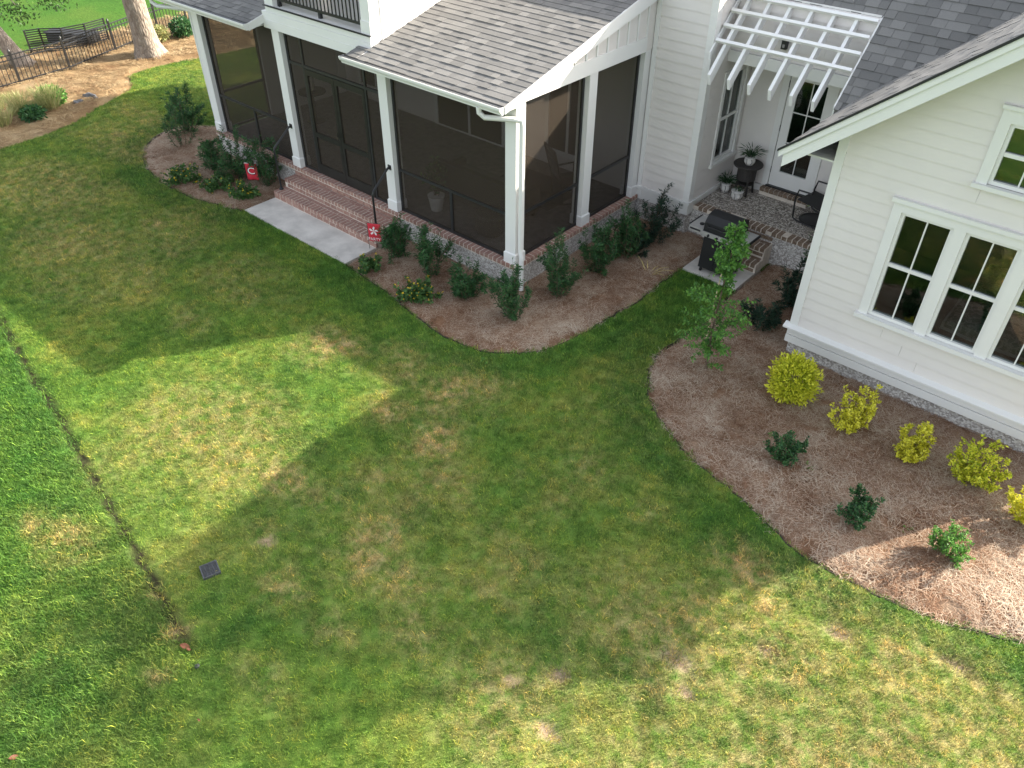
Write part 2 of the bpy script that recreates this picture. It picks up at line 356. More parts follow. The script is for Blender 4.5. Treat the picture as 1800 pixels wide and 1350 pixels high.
def region(name, keep, z, mat, at=None, label=None, kind='structure'):
    F = QF[keep]; used = np.unique(F); mp = np.full(len(GP), -1); mp[used] = np.arange(len(used))
    V = np.column_stack([GP[used], z[used]]); me = bpy.data.meshes.new(name); Fm = mp[F]
    me.vertices.add(len(V)); me.vertices.foreach_set('co', V.astype(np.float32).ravel()); n = len(Fm)
    me.loops.add(4*n); me.loops.foreach_set('vertex_index', Fm.astype(np.int32).ravel()); me.polygons.add(n)
    me.polygons.foreach_set('loop_start', np.arange(0, 4*n, 4, dtype=np.int32)); me.polygons.foreach_set('loop_total', np.full(n, 4, dtype=np.int32))
    me.polygons.foreach_set('use_smooth', np.ones(n, bool)); me.update(calc_edges=True); me.validate()
    for k, v in (at or {}).items():
        a = me.attributes.new(k, 'FLOAT', 'POINT'); a.data.foreach_set('value', v[used].astype(np.float32))
    o = link(name, me, mat)
    if label: o['label'] = label
    o['kind'] = kind; return o
inL, inR, inW, inF = (in_poly(QC, p) for p in (BED_L, BED_R, BED_W, BED_F))
inH, inS, inP = (in_poly(QC, p) for p in (HOUSE, SLAB, PAD))
farside = QC[:, 0] < -19.3 + .03*QC[:, 1]
lawn_keep = ~(inL | inR | inW | inF | inH | inS | inP | (farside & (QC[:, 0] < -19)))
# lawn fields: dry patches and painted brightening, lush bands, seam to the neighbouring lawn
dry = .16*np.clip((vnoise(GP, .35, 3)-.45)*4, 0, 1)
for px, py, rx, ry, s in [(500, 840, .55, .3, .8), (790, 690, .9, .5, .75), (765, 775, .45, .35, .8), (650, 960, .8, .45, .7), (700, 1010, .6, .4, .6), (690, 715, .4, .3, .9), (590, 1110, .35, .2, .6), (470, 945, .35, .25, .5), (590, 610, .8, .35, .8), (720, 645, .8, .4, .7), (850, 690, .5, .4, .6), (530, 620, .5, .3, .5), (870, 1000, .9, .5, .45), (560, 870, .6, .3, .4), (690, 860, .7, .4, .5), (780, 850, .6, .4, .5), (120, 960, .5, .25, .9), (60, 920, .3, .15, .6), (130, 930, .3, .12, .8), (750, 1110, .6, .35, .45), (500, 1030, .5, .3, .4), (280, 400, .6, .25, .6), (200, 330, .9, .3, .4), (310, 440, .7, .3, .4), (160, 240, 1.2, .4, .5), (250, 205, 1.4, .35, .6), (205, 240, .8, .25, .7), (80, 300, 1.2, .5, .4), (150, 400, .9, .4, .35), (430, 520, .7, .3, .4), (330, 560, .8, .35, .3), (1050, 830, .7, .4, .3), (960, 860, .6, .4, .4), (1130, 900, .6, .3, .35), (1310, 1000, .5, .3, .8), (1250, 1060, .4, .3, .55), (1340, 1060, .4, .25, .6), (1500, 1250, 1., .5, .35), (1250, 1290, 1., .4, .35), (800, 1280, .5, .2, .55), (1400, 1330, .8, .3, .4), (1100, 1260, .6, .3, .35), (450, 1190, .5, .25, .35), (310, 1105, .16, .12, 1.), (265, 1045, .12, .1, .9), (275, 1190, .14, .1, .8)]:
    c = np.array(gpx(px, py)); e = ((GP[:, 0]-c[0])/(rx*.85))**2 + ((GP[:, 1]-c[1])/(ry*.85*1.3))**2
    dry = np.maximum(dry, 1.15*s*np.exp(-e*.9)*np.clip(-.25+2.3*vnoise(GP, 2.2, 11), 0, 1.3))
for px, py, rx, ry, s in [(1350, 1250, 2.4, 1.4, .62), (1000, 1330, 1.8, .8, .55), (1650, 1250, 1.6, 1.0, .6), (380, 760, 1.6, 1.2, .46), (250, 820, 1.0, .8, .3), (1450, 1050, .8, .5, .35), (150, 450, 2.2, 1.3, .5), (300, 400, 1.6, 1.0, .42), (80, 330, 2.4, 1.2, .5), (430, 490, 1.4, .8, .36), (230, 250, 2.2, .9, .5)]:   # straw-coloured worn stretches; upper-left ones also paint in brighter open-sky light
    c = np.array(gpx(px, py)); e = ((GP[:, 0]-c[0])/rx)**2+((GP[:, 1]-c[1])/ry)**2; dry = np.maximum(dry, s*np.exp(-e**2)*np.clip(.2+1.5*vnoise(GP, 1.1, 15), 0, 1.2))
sand = np.zeros(len(GP)); dip = np.zeros(len(GP))
for px, py, rx, ry in [(985, 1185, .10, .07), (900, 1198, .07, .05), (1190, 1160, .17, .08), (1205, 1218, .10, .06), (963, 1285, .13, .07), (1475, 1112, .13, .06), (1680, 1165, .15, .06), (1350, 1143, .09, .07), (470, 950, .07, .06)]:
    c = np.array(gpx(px, py)); e = ((GP[:, 0]-c[0])/(rx*1.05))**2+((GP[:, 1]-c[1])/(ry*1.15))**2
    sand = np.maximum(sand, np.clip(1.35*np.exp(-e)*(.55+.9*vnoise(GP, 5, 77)), 0, 1)); dip += .05*np.exp(-e*.5)
lush_shade = .85*np.exp(-((edge_d-.42)/.30)**2)*np.clip(vnoise(GP, .8, 5)*2.2-.35, 0, 1)
lush_shade = np.maximum(lush_shade, .75*np.exp(-((edge_d-.15)/.2)**2)*np.clip(vnoise(GP, .9, 8)*2-.3, 0, 1))
for px, py, rx, ry, s in [(560, 420, .9, .25, .7), (660, 540, .5, .3, .8), (480, 390, .7, .25, .7), (950, 1010, .5, .35, .6), (960, 1110, .7, .4, .6), (1110, 1200, .5, .3, .7), (730, 900, .5, .3, .6), (1760, 1090, .5, .4, .8), (1250, 950, .6, .4, .6), (620, 870, .5, .25, .5), (660, 760, .4, .25, .5), (540, 780, .4, .2, .4), (1380, 1160, .8, .3, .5), (400, 1120, .18, .5, .7), (370, 1060, .15, .4, .6)]:  # deep green patches; two at lower right paint in soft tree shade
    c = np.array(gpx(px, py)); e = ((GP[:, 0]-c[0])/rx)**2+((GP[:, 1]-c[1])/ry)**2; lush_shade = np.maximum(lush_shade, s*np.exp(-e))
SEAM = [(-14, -5.1), (-5.99, -6.37), (-4.22, -6.68), (-2.66, -6.90), (-.86, -7.21), (.68, -7.45), (1.46, -7.6), (2.18, -7.73)]
ds, cs = near_poly(GP, SEAM, False); ys = np.interp(GP[:, 0], [p[0] for p in SEAM]+[4.2], [p[1] for p in SEAM]+[-9.6])
neigh = (GP[:, 1] < ys)*np.clip((3.4-GP[:, 0])/1.2, 0, 1)
lush_shade = np.clip(lush_shade*(1-neigh) + neigh*np.clip(-.05+1.5*vnoise(GP, .8, 21), 0, 1), 0, 1); dry = np.where(neigh > .5, dry*.9, dry)
den = np.clip((ds-.04)/.05, .0, 1); den = np.maximum(den, np.clip((GP[:, 0]-1.6)/.8, 0, 1)*.9)
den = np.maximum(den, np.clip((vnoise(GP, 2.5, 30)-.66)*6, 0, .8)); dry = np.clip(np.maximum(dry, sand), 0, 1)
tall = 1 + .45*neigh + .35*lush_shade*(1-neigh)
zl = .035*(vnoise(GP, .45, 40)-.5) + .018*(vnoise(GP, 1.6, 41)-.5) - dip - .02*(den < .3)
FIELDS = dict(bare=sand, dry=dry, lush_shade=lush_shade, den=den, tall=tall)
ground = MB().box(-320, 320, -320, 320, -.6, -.12).build('ground', 'far_turf'); tag(ground, kind='structure')
far = MB(); far.v = [(-300, -200, -.03), (-19.15, -200, -.03), (-19.15, 200, -.03), (-300, 200, -.03)]; far.f = [(0, 1, 2, 3)]
tag(far.build('far_lawn', 'far_turf'), 'open bright green lawn beyond the iron fence', kind='structure')
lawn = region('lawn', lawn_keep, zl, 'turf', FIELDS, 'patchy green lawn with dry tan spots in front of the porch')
def bed(name, mask, poly, mat, lab, seed):
    d, _ = near_poly(GP, poly); inside = in_poly(GP, poly)
    z = np.where(inside, -.035+.085*np.clip(d/.3, 0, 1)+.03*(vnoise(GP, 1.5, seed)-.5), -.035)
    return region(name, mask & ~inS & ~inP, z, mat, {'den': np.clip(d/.06, 0, 1)*inside}, lab)
beds = [bed('planting_bed', inL, BED_L, 'mulch', 'pine straw bed left of the brick steps', 51), bed('planting_bed', inR, BED_R, 'mulch', 'curved pine straw bed round the porch corner', 52), bed('planting_bed', inW, BED_W, 'mulch', 'long pine straw bed under the gable wing windows', 53)]
bedf = bed('straw_bank', inF, BED_F, 'straw_ground', 'golden leaf-littered bank along the iron fence', 54)
# edging strip cut between lawn and beds
def edging(poly, n, lab):
    m = MB(); q = [Vector((p[0]+random.gauss(0, .008), p[1]+random.gauss(0, .008), 0)) for p in poly[:n]]
    for i in range(len(q)-1):
        a, b = q[i], q[i+1]; m.bar((a.x, a.y, -.012), (b.x, b.y, -.012), .016+.012*random.random(), .04+.016*random.random())
    tag(m.build('bed_edging', 'soil'), lab, kind='structure')
edging(BED_L, len(BED_L)-3, 'thin dark edging of the bed left of the steps'); edging(BED_R, len(BED_R)-5, 'thin dark edging of the porch corner bed'); edging(BED_W, len(BED_W)-4, 'thin dark edging of the bed below the gable wing')
# ---- grass / straw clumps scattered with geometry nodes
def clump_col(name, makers):
    c = bpy.data.collections.new(name)
    for i, f in enumerate(makers):
        me = f(i); o = bpy.data.objects.new(name, me); c.objects.link(o)
    return c
def np_mesh(name, V, F, rnd, mat):
    me = bpy.data.meshes.new(name); me.from_pydata(V.tolist(), [], F); me.update(); me.materials.append(MATS[mat])
    a = me.attributes.new('rnd', 'FLOAT', 'POINT'); a.data.foreach_set('value', rnd.astype(np.float32)); return me
def grass_clump(i, n=32, rad=.062, h0=.020, h1=.046, w=.0042, mat='grass_blade'):
    r = np.random.default_rng(100+i); V = []; F = []; R = []
    for k in range(n):
        a, q = r.random()*6.283, rad*math.sqrt(r.random()); b = np.array([q*math.cos(a), q*math.sin(a), -.004]); h = h0+(h1-h0)*r.random()
        th = r.random()*6.283; lean = np.array([math.cos(th), math.sin(th), 0])*h*(.35+.9*r.random()); s = np.array([-math.sin(th+r.normal()*.6), math.cos(th), 0])*w*.5
        m_ = b+lean*.4+np.array([0, 0, h*.7]); tip = b+lean+np.array([0, 0, h]); o = len(V)
        V += [b-s, b+s, m_+s*.8, m_-s*.8, tip]; F += [(o, o+1, o+2, o+3), (o+3, o+2, o+4)]; R += [r.random()]*5
    return np_mesh('grass_clump', np.array(V), F, np.array(R), mat)
def straw_clump(i, n=40, rad=.12, L=.15, w=.0031, mat='straw'):
    r = np.random.default_rng(200+i); V = []; F = []; R = []
    for k in range(n):
        a, q = r.random()*6.283, rad*math.sqrt(r.random()); c = np.array([q*math.cos(a), q*math.sin(a), .004+.022*r.random()]); th = r.random()*6.283; l = L*(.5+.7*r.random())
        d = np.array([math.cos(th), math.sin(th), r.normal()*.10])*l*.5; s = np.array([-math.sin(th), math.cos(th), 0])*w*(.6+.8*r.random()); bnd = np.array([s[0]*r.normal()*4, s[1]*r.normal()*4, .006]); o = len(V)
        V += [c-d-s*.5, c-d+s*.5, c+bnd-s*.5, c+bnd+s*.5, c+d-s*.5, c+d+s*.5]; F += [(o, o+1, o+3, o+2), (o+2, o+3, o+5, o+4)]; R += [r.random()]*6
    return np_mesh('straw_clump', np.array(V), F, np.array(R), mat)
def scatter(host, name, col, density, smin, smax, label, tallattr=True, tilt=.15):
    me = host.data.copy(); o = bpy.data.objects.new(name, me); COL.objects.link(o); tag(o, label, kind='stuff')
    P = np.zeros(len(me.vertices)*3, np.float32); me.vertices.foreach_get('co', P); P = P.reshape(-1, 3)
    dv = np.zeros(len(P), np.float32); me.attributes['den'].data.foreach_get('value', dv); dv = dv*view_mask(P)
    if 'bare' in me.attributes:
        bv = np.zeros(len(P), np.float32); me.attributes['bare'].data.foreach_get('value', bv); dv = dv*(1-.85*bv)
    a = me.attributes.new('dens', 'FLOAT', 'POINT'); a.data.foreach_set('value', dv.astype(np.float32))
    ng = bpy.data.node_groups.new(name, 'GeometryNodeTree'); N = ng.nodes
    ng.interface.new_socket('Geometry', in_out='INPUT', socket_type='NodeSocketGeometry'); ng.interface.new_socket('Geometry', in_out='OUTPUT', socket_type='NodeSocketGeometry')
    gi, go = N.new('NodeGroupInput'), N.new('NodeGroupOutput'); L = ng.links.new
    at = N.new('GeometryNodeInputNamedAttribute'); at.data_type = 'FLOAT'; at.inputs['Name'].default_value = 'dens'
    mu = N.new('ShaderNodeMath'); mu.operation = 'MULTIPLY'; mu.inputs[1].default_value = density; L(at.outputs['Attribute'], mu.inputs[0])
    dp = N.new('GeometryNodeDistributePointsOnFaces'); L(gi.outputs[0], dp.inputs['Mesh']); L(mu.outputs[0], dp.inputs['Density'])
    ci = N.new('GeometryNodeCollectionInfo'); ci.inputs[0].default_value = col; ci.inputs[1].default_value = True; ci.inputs[2].default_value = True
    ip = N.new('GeometryNodeInstanceOnPoints'); ip.inputs['Pick Instance'].default_value = True
    L(dp.outputs['Points'], ip.inputs['Points']); L(ci.outputs[0], ip.inputs['Instance'])
    rr = N.new('FunctionNodeRandomValue'); rr.data_type = 'FLOAT_VECTOR'; rr.inputs[0].default_value = (-tilt, -tilt, 0); rr.inputs[1].default_value = (tilt, tilt, 6.283); L(rr.outputs[0], ip.inputs['Rotation'])
    rs = N.new('FunctionNodeRandomValue'); rs.data_type = 'FLOAT'; rs.inputs[2].default_value = smin; rs.inputs[3].default_value = smax
    if tallattr:
        ta = N.new('GeometryNodeInputNamedAttribute'); ta.data_type = 'FLOAT'; ta.inputs['Name'].default_value = 'tall'
        m2 = N.new('ShaderNodeMath'); m2.operation = 'MULTIPLY'; L(rs.outputs[1], m2.inputs[0]); L(ta.outputs['Attribute'], m2.inputs[1]); L(m2.outputs[0], ip.inputs['Scale'])
    else: L(rs.outputs[1], ip.inputs['Scale'])
    L(ip.outputs[0], go.inputs[0])
    md = o.modifiers.new('scatter', 'NODES'); md.node_group = ng
    return o
GC = clump_col('grass_clump', [grass_clump]*7); STC = clump_col('straw_clump', [straw_clump]*6)
STG = clump_col('straw_gold_clump', [lambda i: straw_clump(i+20, 20, .2, .22, .008, 'straw_gold')]*4)
scatter(lawn, 'lawn_grass', GC, 235, .75, 1.25, 'short mown grass blades covering the lawn')
for b_, lab in zip(beds, ('loose pine needles strewn over the bed left of the steps', 'loose pine needles strewn over the porch corner bed', 'loose pine needles strewn over the bed under the wing')):
    scatter(b_, 'pine_straw', STC, 95, .7, 1.25, lab, False, .1)
scatter(bedf, 'leaf_litter', STG, 28, .7, 1.3, 'golden needles and leaves littering the fence bank', False, .2)
# ------------------------------------------------------------------ the house
H = thing('farmhouse', 'white lap-sided farmhouse with screened porch, balcony, lattice entry and gabled wing', 'house')
def part(name, mb, mat, parent=H, **k): return mb.build(name, mat, parent, **k)
BX = lambda *a: MB().box(*a)
# ---- foundations
part('foundation', BX(-9.12, -.015, .015, 3.72, -.1, .472), 'tabby')
part('foundation', BX(-9.0, 1.13, 3.76, 9.5, -.1, .49), 'tabby')
part('foundation', BX(1.131, 4.42, 3.945, 5.5, -.1, .545), 'tabby')
part('foundation', BX(4.42, 8.72, 1.53, 9.5, -.1, .30), 'tabby')
# ---- bricks
def brick_mesh(a, b, c):
    m = BX(-a/2, a/2, -b/2, b/2, -c/2, c/2); me = m.mesh('brick', at={'tint': [0.]*8}); return me
BR_HEAD = brick_mesh(.085, .20, .072); BR_STR = brick_mesh(.188, .086, .072); BR_HEADY = brick_mesh(.20, .085, .072); BR_RIS = brick_mesh(.188, .05, .080)
for m_ in (BR_HEAD, BR_STR, BR_HEADY, BR_RIS): m_.materials.append(MATS['brick'])
BRD = brick_mesh(.084, .20, .072); BRD.materials.append(MATS['brick_dark']); BRDS = brick_mesh(.194, .09, .072); BRDS.materials.append(MATS['brick_dark']); BRDR = brick_mesh(.194, .05, .064); BRDR.materials.append(MATS['brick_dark'])
rj = random.Random(3)
def bricks(me, parent, p0, d, n, pitch):
    for i in range(n):
        o = link('brick', me, None, parent, (p0[0]+d[0]*pitch*i, p0[1]+d[1]*pitch*i+rj.uniform(-.003, .003), p0[2]+rj.uniform(-.003, .003)))
curb = part('porch_curb', BX(-9.145, .027, -.027, .165, .462, .549).box(-.165, .027, .166, 3.7, .462, .549), 'mortar')
bricks(BR_HEAD, curb, (-9.09, .07, .516), (1, 0), 90, .1016); bricks(BR_HEADY, curb, (-.07, .225, .516), (0, 1), 35, .1016)
steps = part('porch_steps', BX(-6.19, -2.99, -.621, -.03, -.05, .1985).box(-6.18, -2.96, -.319, .0, .199, .3725), 'mortar')
bricks(BR_HEAD, steps, (-6.145, -.525, .166), (1, 0), 31, .1028); bricks(BR_HEAD, steps, (-6.135, -.222, .340), (1, 0), 31, .1028)
bricks(BR_STR, steps, (-6.10, -.372, .166), (1, 0), 16, .202); bricks(BR_STR, steps, (-6.09, -.072, .340), (1, 0), 16, .202)
bricks(BR_RIS, steps, (-6.10, -.599, .085), (1, 0), 16, .202); bricks(BR_RIS, steps, (-6.0, -.297, .252), (1, 0), 15, .202); bricks(BR_RIS, steps, (-6.09, -.006, .425), (1, 0), 16, .202)
# ---- porch floor, ceiling, back wall
part('porch_floor', BX(-8.97, -.17, .17, 3.72, .473, .53), 'porch_floor')
part('porch_ceiling', BX(-9.0, -.21, .25, 3.72, 3.42, 3.46), 'trim')
bw = part('porch_back_wall', BX(-9.0, -.005, 3.73, 3.85, .50, 4.75), 'siding')
for x0, x1, z0, z1 in ((-2.3, -1.3, .9, 2.9), (-5.6, -3.6, .56, 2.8), (-8.3, -7.2, .9, 2.9)):
    wn = part('porch_window', MB().box(x0, x1, 3.69, 3.73, z0-.1, z0).box(x0, x1, 3.69, 3.73, z1, z1+.1).box(x0-.1, x0, 3.69, 3.73, z0-.1, z1+.1).box(x1, x1+.1, 3.69, 3.73, z0-.1, z1+.1).box((x0+x1)/2-.03, (x0+x1)/2+.03, 3.695, 3.73, z0, z1), 'trim')
    part('pane', BX(x0, x1, 3.715, 3.728, z0, z1), 'black_metal', wn)
# ---- columns
def column(x0, x1, y0, y1, z1=3.36, z0=.551):
    c = part('porch_column', BX(x0+.02, x1-.02, y0+.02, y1-.02, z0, z1), 'trim')
    part('plinth', BX(x0, x1, y0, y1, z0-.0006, z0+.19).hexa([(x0, y0, z0+.19), (x1, y0, z0+.19), (x1, y1, z0+.19), (x0, y1, z0+.19), (x0+.018, y0+.018, z0+.206), (x1-.018, y0+.018, z0+.206), (x1-.018, y1-.018, z0+.206), (x0+.018, y1-.018, z0+.206)]), 'trim', c)
    return c
column(-.266, 0, 0, .266); column(-3.255, -2.99, 0, .266); column(-6.25, -5.985, 0, .266); column(-9.145, -8.88, 0, .266)
column(-.266, 0, 1.87, 2.13); column(-.266, 0, 3.50, 3.725); column(-9.145, -8.88, 3.46, 3.725)
# ---- screens
def screen_y(x0, x1, z0=.552, z1=3.35, y=.13):
    s = part('screen_panel', BX(x0+.002, x1-.002, y, y+.003, z0+.002, z1), 'screen')
    f = MB().box(x0, x0+.045, y-.02, y+.02, z0, z1).box(x1-.045, x1, y-.02, y+.02, z0, z1).box(x0, x1, y-.02, y+.02, z0, z0+.05).box(x0, x1, y-.02, y+.02, z1-.05, z1)
    f.box(x0, x1, y-.018, y+.018, 1.36, 1.41).box((x0+x1)/2-.03, (x0+x1)/2+.03, y-.018, y+.018, z0, 1.36)
    part('screen_frame', f, 'dark_frame', s)
def screen_x(y0, y1, x=-.13, z0=.552, z1=3.35):
    s = part('screen_panel', BX(x-.003, x, y0+.002, y1-.002, z0+.002, z1), 'screen')
    f = MB().box(x-.02, x+.02, y0, y0+.045, z0, z1).box(x-.02, x+.02, y1-.045, y1, z0, z1).box(x-.02, x+.02, y0, y1, z0, z0+.05).box(x-.02, x+.02, y0, y1, z1-.05, z1).box(x-.018, x+.018, y0, y1, 1.36, 1.41)
    part('screen_frame', f, 'dark_frame', s)
screen_y(-2.99, -.266); screen_y(-8.88, -6.25)
screen_x(.266, 1.87); screen_x(2.13, 3.50); screen_x(.266, 1.4, -9.0); part('porch_end_wall', BX(-9.06, -8.92, 1.4, 3.459, .552, 3.42), 'siding')
# centre bay with double screen door
s = part('screen_panel', BX(-5.983, -3.257, .13, .133, 2.752, 3.30).box(-5.983, -5.48, .13, .133, .554, 2.75).box(-3.74, -3.257, .13, .133, .554, 2.75), 'screen')
f = MB().box(-5.985, -3.255, .11, .15, 2.70, 2.75).box(-5.985, -3.255, .11, .15, 3.26, 3.30)
for x in (-5.985, -5.53, -3.74, -3.30): f.box(x, x+.05, .112, .148, .552, 3.26)
f.box(-5.93, -5.53, .113, .147, .552, .60).box(-3.69, -3.30, .113, .147, .552, .60); part('screen_frame', f, 'dark_frame', s)
for k, (x0, x1) in enumerate(((-5.475, -4.615), (-4.605, -3.745))):
    d = MB().box(x0, x0+.07, .105, .145, .57, 2.69).box(x1-.07, x1, .105, .145, .57, 2.69).box(x0+.07, x1-.07, .105, .145, 2.58, 2.69).box(x0+.07, x1-.07, .105, .145, .57, .78).box(x0+.07, x1-.07, .105, .145, 1.36, 1.46)
    d = part('screen_door', d, 'bronze'); part('door_mesh', BX(x0+.07, x1-.07, .124, .127, .78, 2.58), 'screen', d)
    hx = x1-.05 if k == 0 else x0+.05
    part('handle', MB().tube([(hx, .105, 1.56), (hx, .075, 1.57), (hx, .075, 1.66), (hx, .105, 1.67)], .007, 6), 'bronze', d)
# ---- porch roof
ZR = lambda y: 3.43+.26*(y+.35)
def roof_deck(x0, x1, y0, y1, name='porch_roof'):
    m = MB().hexa([(x0, y0, ZR(y0)-.09), (x1, y0, ZR(y0)-.09), (x1, y1, ZR(y1)-.09), (x0, y1, ZR(y1)-.09), (x0, y0, ZR(y0)), (x1, y0, ZR(y0)), (x1, y1, ZR(y1)), (x0, y1, ZR(y1))])
    return part(name, m, 'trim')
rd_r = roof_deck(-3.295, .05, -.345, 3.725); rd_r2 = roof_deck(-3.56, -3.2951, -.345, -.012)
rd_l = roof_deck(-10.2, -6.42, -.345, 3.725)
GUT = [(-.345, 3.435), (-.455, 3.435), (-.455, 3.40), (-.44, 3.37), (-.405, 3.345), (-.40, 3.315), (-.345, 3.315)]
def gutter(x0, x1):
    g = part('gutter', MB().prism(GUT, 'x', x0, x1), 'gutter_white'); part('gutter_lip', BX(x0+.004, x1-.004, -.459, -.4555, 3.424, 3.437), 'trim', g); part('gutter_trough', BX(x0+.01, x1-.01, -.44, -.36, 3.4355, 3.4365), 'grate', g); return g
gutter(-3.62, .06); gutter(-10.25, -6.40)
part('drip_edge', BX(-3.56, .05, -.372, -.346, 3.4375, 3.446).box(-10.2, -6.42, -.372, -.346, 3.4375, 3.446), 'drip')
part('soffit', BX(-3.5, .0, -.344, .02, 3.318, 3.335).box(-10.0, -6.45, -.344, .02, 3.318, 3.335), 'trim')
part('header_beam', BX(-3.0, -.266, .03, .235, 3.352, 3.46).box(-8.9, -6.25, .03, .235, 3.352, 3.46), 'trim')
part('downspout', MB().tube([(-.42, -.39, 3.34), (-.42, -.38, 3.24), (-.36, -.33, 3.17), (-.02, -.04, 3.14), (.055, .05, 3.11), (.062, .06, 3.02), (.062, .06, .86), (.10, .05, .70), (.10, .05, .08)], .043, 8), 'gutter_white', smooth=False)
part('downspout', MB().tube([(-9.9, -.39, 3.34), (-9.9, -.38, 3.24), (-9.8, -.33, 3.17), (-9.3, -.04, 3.14), (-9.2, .05, 3.1), (-9.2, .1, .1)], .043, 8), 'gutter_white')
# side gable panel, rake board, battens
sg = part('porch_gable', MB().prism([(.0, 3.352), (3.725, 3.352), (3.725, ZR(3.725)-.1), (.0, ZR(0)-.1)], 'x', -.23, -.012), 'siding')
part('beam_board', MB().prism([(-.01, 3.350), (3.5, 3.350), (3.5, 3.60), (.65, 3.60), (-.01, 3.44)], 'x', -.0119, .006), 'trim', sg)
part('rake_board', MB().prism([(-.345, ZR(-.345)-.105), (3.725, ZR(3.725)-.26), (3.725, ZR(3.725)+.004), (-.345, ZR(-.345)+.004)], 'x', .0505, .075), 'trim', sg)
for k in range(9):
    y = 1.15+.29*k
    if y < 3.6: part('batten', BX(-.0119, .004, y-.022, y+.022, 3.602, ZR(y)-.1), 'trim', sg)
part('eave_return', MB().prism([(-.344, 3.337), (.0, 3.337), (.0, ZR(0)-.095), (-.344, ZR(-.344)-.095)], 'x', -.23, .049), 'trim', sg)
part('rake_board', MB().prism([(-.345, ZR(-.345)-.13), (1.5, ZR(1.5)-.22), (1.5, ZR(1.5)+.004), (-.345, ZR(-.345)+.004)], 'x', -6.4195, -6.395), 'trim')
# ---- balcony over the centre bay
bal = part('balcony', BX(-6.30, -3.30, .02, 1.4, 3.60, 3.705), 'trim')
part('beam_face', BX(-6.42, -3.29, .0, .21, 3.30, 3.46).box(-6.42, -3.29, .008, .21, 3.461, 3.598), 'trim', bal); part('drip_edge', BX(-6.32, -3.275, -.015, .022, 3.706, 3.722), 'drip', bal)
part('balcony_post', BX(-3.53, -3.302, .05, .28, 3.706, 6.1).box(-3.545, -3.2985, .035, .295, 3.706, 3.93), 'trim', bal); part('balcony_post', BX(-6.30, -6.07, .05, .28, 3.706, 6.1).box(-6.315, -6.055, .035, .295, 3.706, 3.93), 'trim', bal)
part('bottom_rail', BX(-6.05, -3.55, .14, .18, 3.80, 3.84).box(-4.83, -4.77, .13, .19, 3.706, 3.80).box(-6.04, -5.98, .13, .19, 3.706, 3.8), 'black_metal', bal); part('top_rail', BX(-6.05, -3.55, .13, .19, 4.66, 4.71), 'black_metal', bal)
bme = BX(-.009, .009, -.009, .009, 0, .82).mesh('baluster'); bme.materials.append(MATS['black_metal'])
for k in range(24): link('baluster', bme, None, bal, (-5.98+.1025*k, .16, 3.84))
part('balcony_wall', BX(-6.2, -3.31, 1.42, 1.52, 3.706, 6.1), 'siding', bal)
part('cheek_wall', BX(-3.30, -3.29, .281, 3.72, 3.50, 6.1).box(-3.31, -3.3001, .3, 1.41, 3.706, 6.1), 'siding', bal); part('cheek_wall', BX(-6.43, -6.31, .3, 3.72, 3.5, 6.1), 'siding', bal)
part('dormer_roof', MB().prism([(-6.7, 6.1), (-2.9, 6.1), (-4.8, 7.2)], 'y', -.2, 4.5), 'shingle', bal)
# ---- handrails
def handrail(px, pz, cx):
    h = part('handrail', MB().tube([(px, -.47, pz), (px, -.47, 1.05), (px, -.455, 1.10), (cx, -.03, 1.42), (cx, .02, 1.43)], .021, 8), 'black_metal')
    part('base_plate', MB().lathe([(.05, 0), (.05, .012), (.025, .035), (.021, .08)], (px, -.47, pz), 12), 'black_metal', h); part('wall_flange', BX(cx-.04, cx+.04, .006, .019, 1.38, 1.47), 'black_metal', h)
handrail(-6.13, .203, -6.12); handrail(-3.10, .203, -3.12)
# ---- lap siding
EXPO = .176
def siding(name, mode, plane, z0, z1, ufun, holes=(), thick=.1, parent=H):
    """rows of lapped boards; mode 'y' faces -Y, 'x' faces +X"""
    back = MB(); specs = []; z = z0
    while z < z1-.01:
        e = min(EXPO, z1-z); zm = z+e/2; a0, b0 = ufun(z); a1, b1 = ufun(z+e); cuts = sorted((h[0], h[1]) for h in holes if h[2] < zm < h[3])
        segs = []; l0, l1 = a0, a1
        for h0, h1 in cuts: segs.append((l0, l1, h0, h0)); l0 = l1 = h1
        segs.append((l0, l1, b0, b1))
        for (p0, p1, q0, q1) in segs:
            q1 = max(q1, p1+.01)
            if q0-p0 > 2.2 and q0 == q1 and p0 == p1:
                c_ = p0+(q0-p0)*rj.uniform(.25, .75); specs += [(z, e, p0, p1, c_-.0015, c_-.0015), (z, e, c_+.0015, c_+.0015, q0, q1)]
            elif q0-p0 > .03: specs.append((z, e, p0, p1, q0, q1))
        z += e
    def hx(m, z, e, p0, p1, q0, q1, f0, f1, bk):
        if mode == 'y': m.hexa([(p0, plane-f0, z), (q0, plane-f0, z), (q0, plane+bk, z), (p0, plane+bk, z), (p1, plane-f1, z+e), (q1, plane-f1, z+e), (q1, plane+bk, z+e), (p1, plane+bk, z+e)])
        else: m.hexa([(plane-bk, p0, z), (plane+f0, p0, z), (plane+f0, q0, z), (plane-bk, q0, z), (plane-bk, p1, z+e), (plane+f1, p1, z+e), (plane+f1, q1, z+e), (plane-bk, q1, z+e)])
    for s in specs: hx(back, *s, -.001, -.001, thick)
    wl = part(name, back, 'siding', parent)
    for s in specs:
        m = MB(); hx(m, *s, .019, .004, 0); part('siding_board', m, 'siding', wl)
    return wl
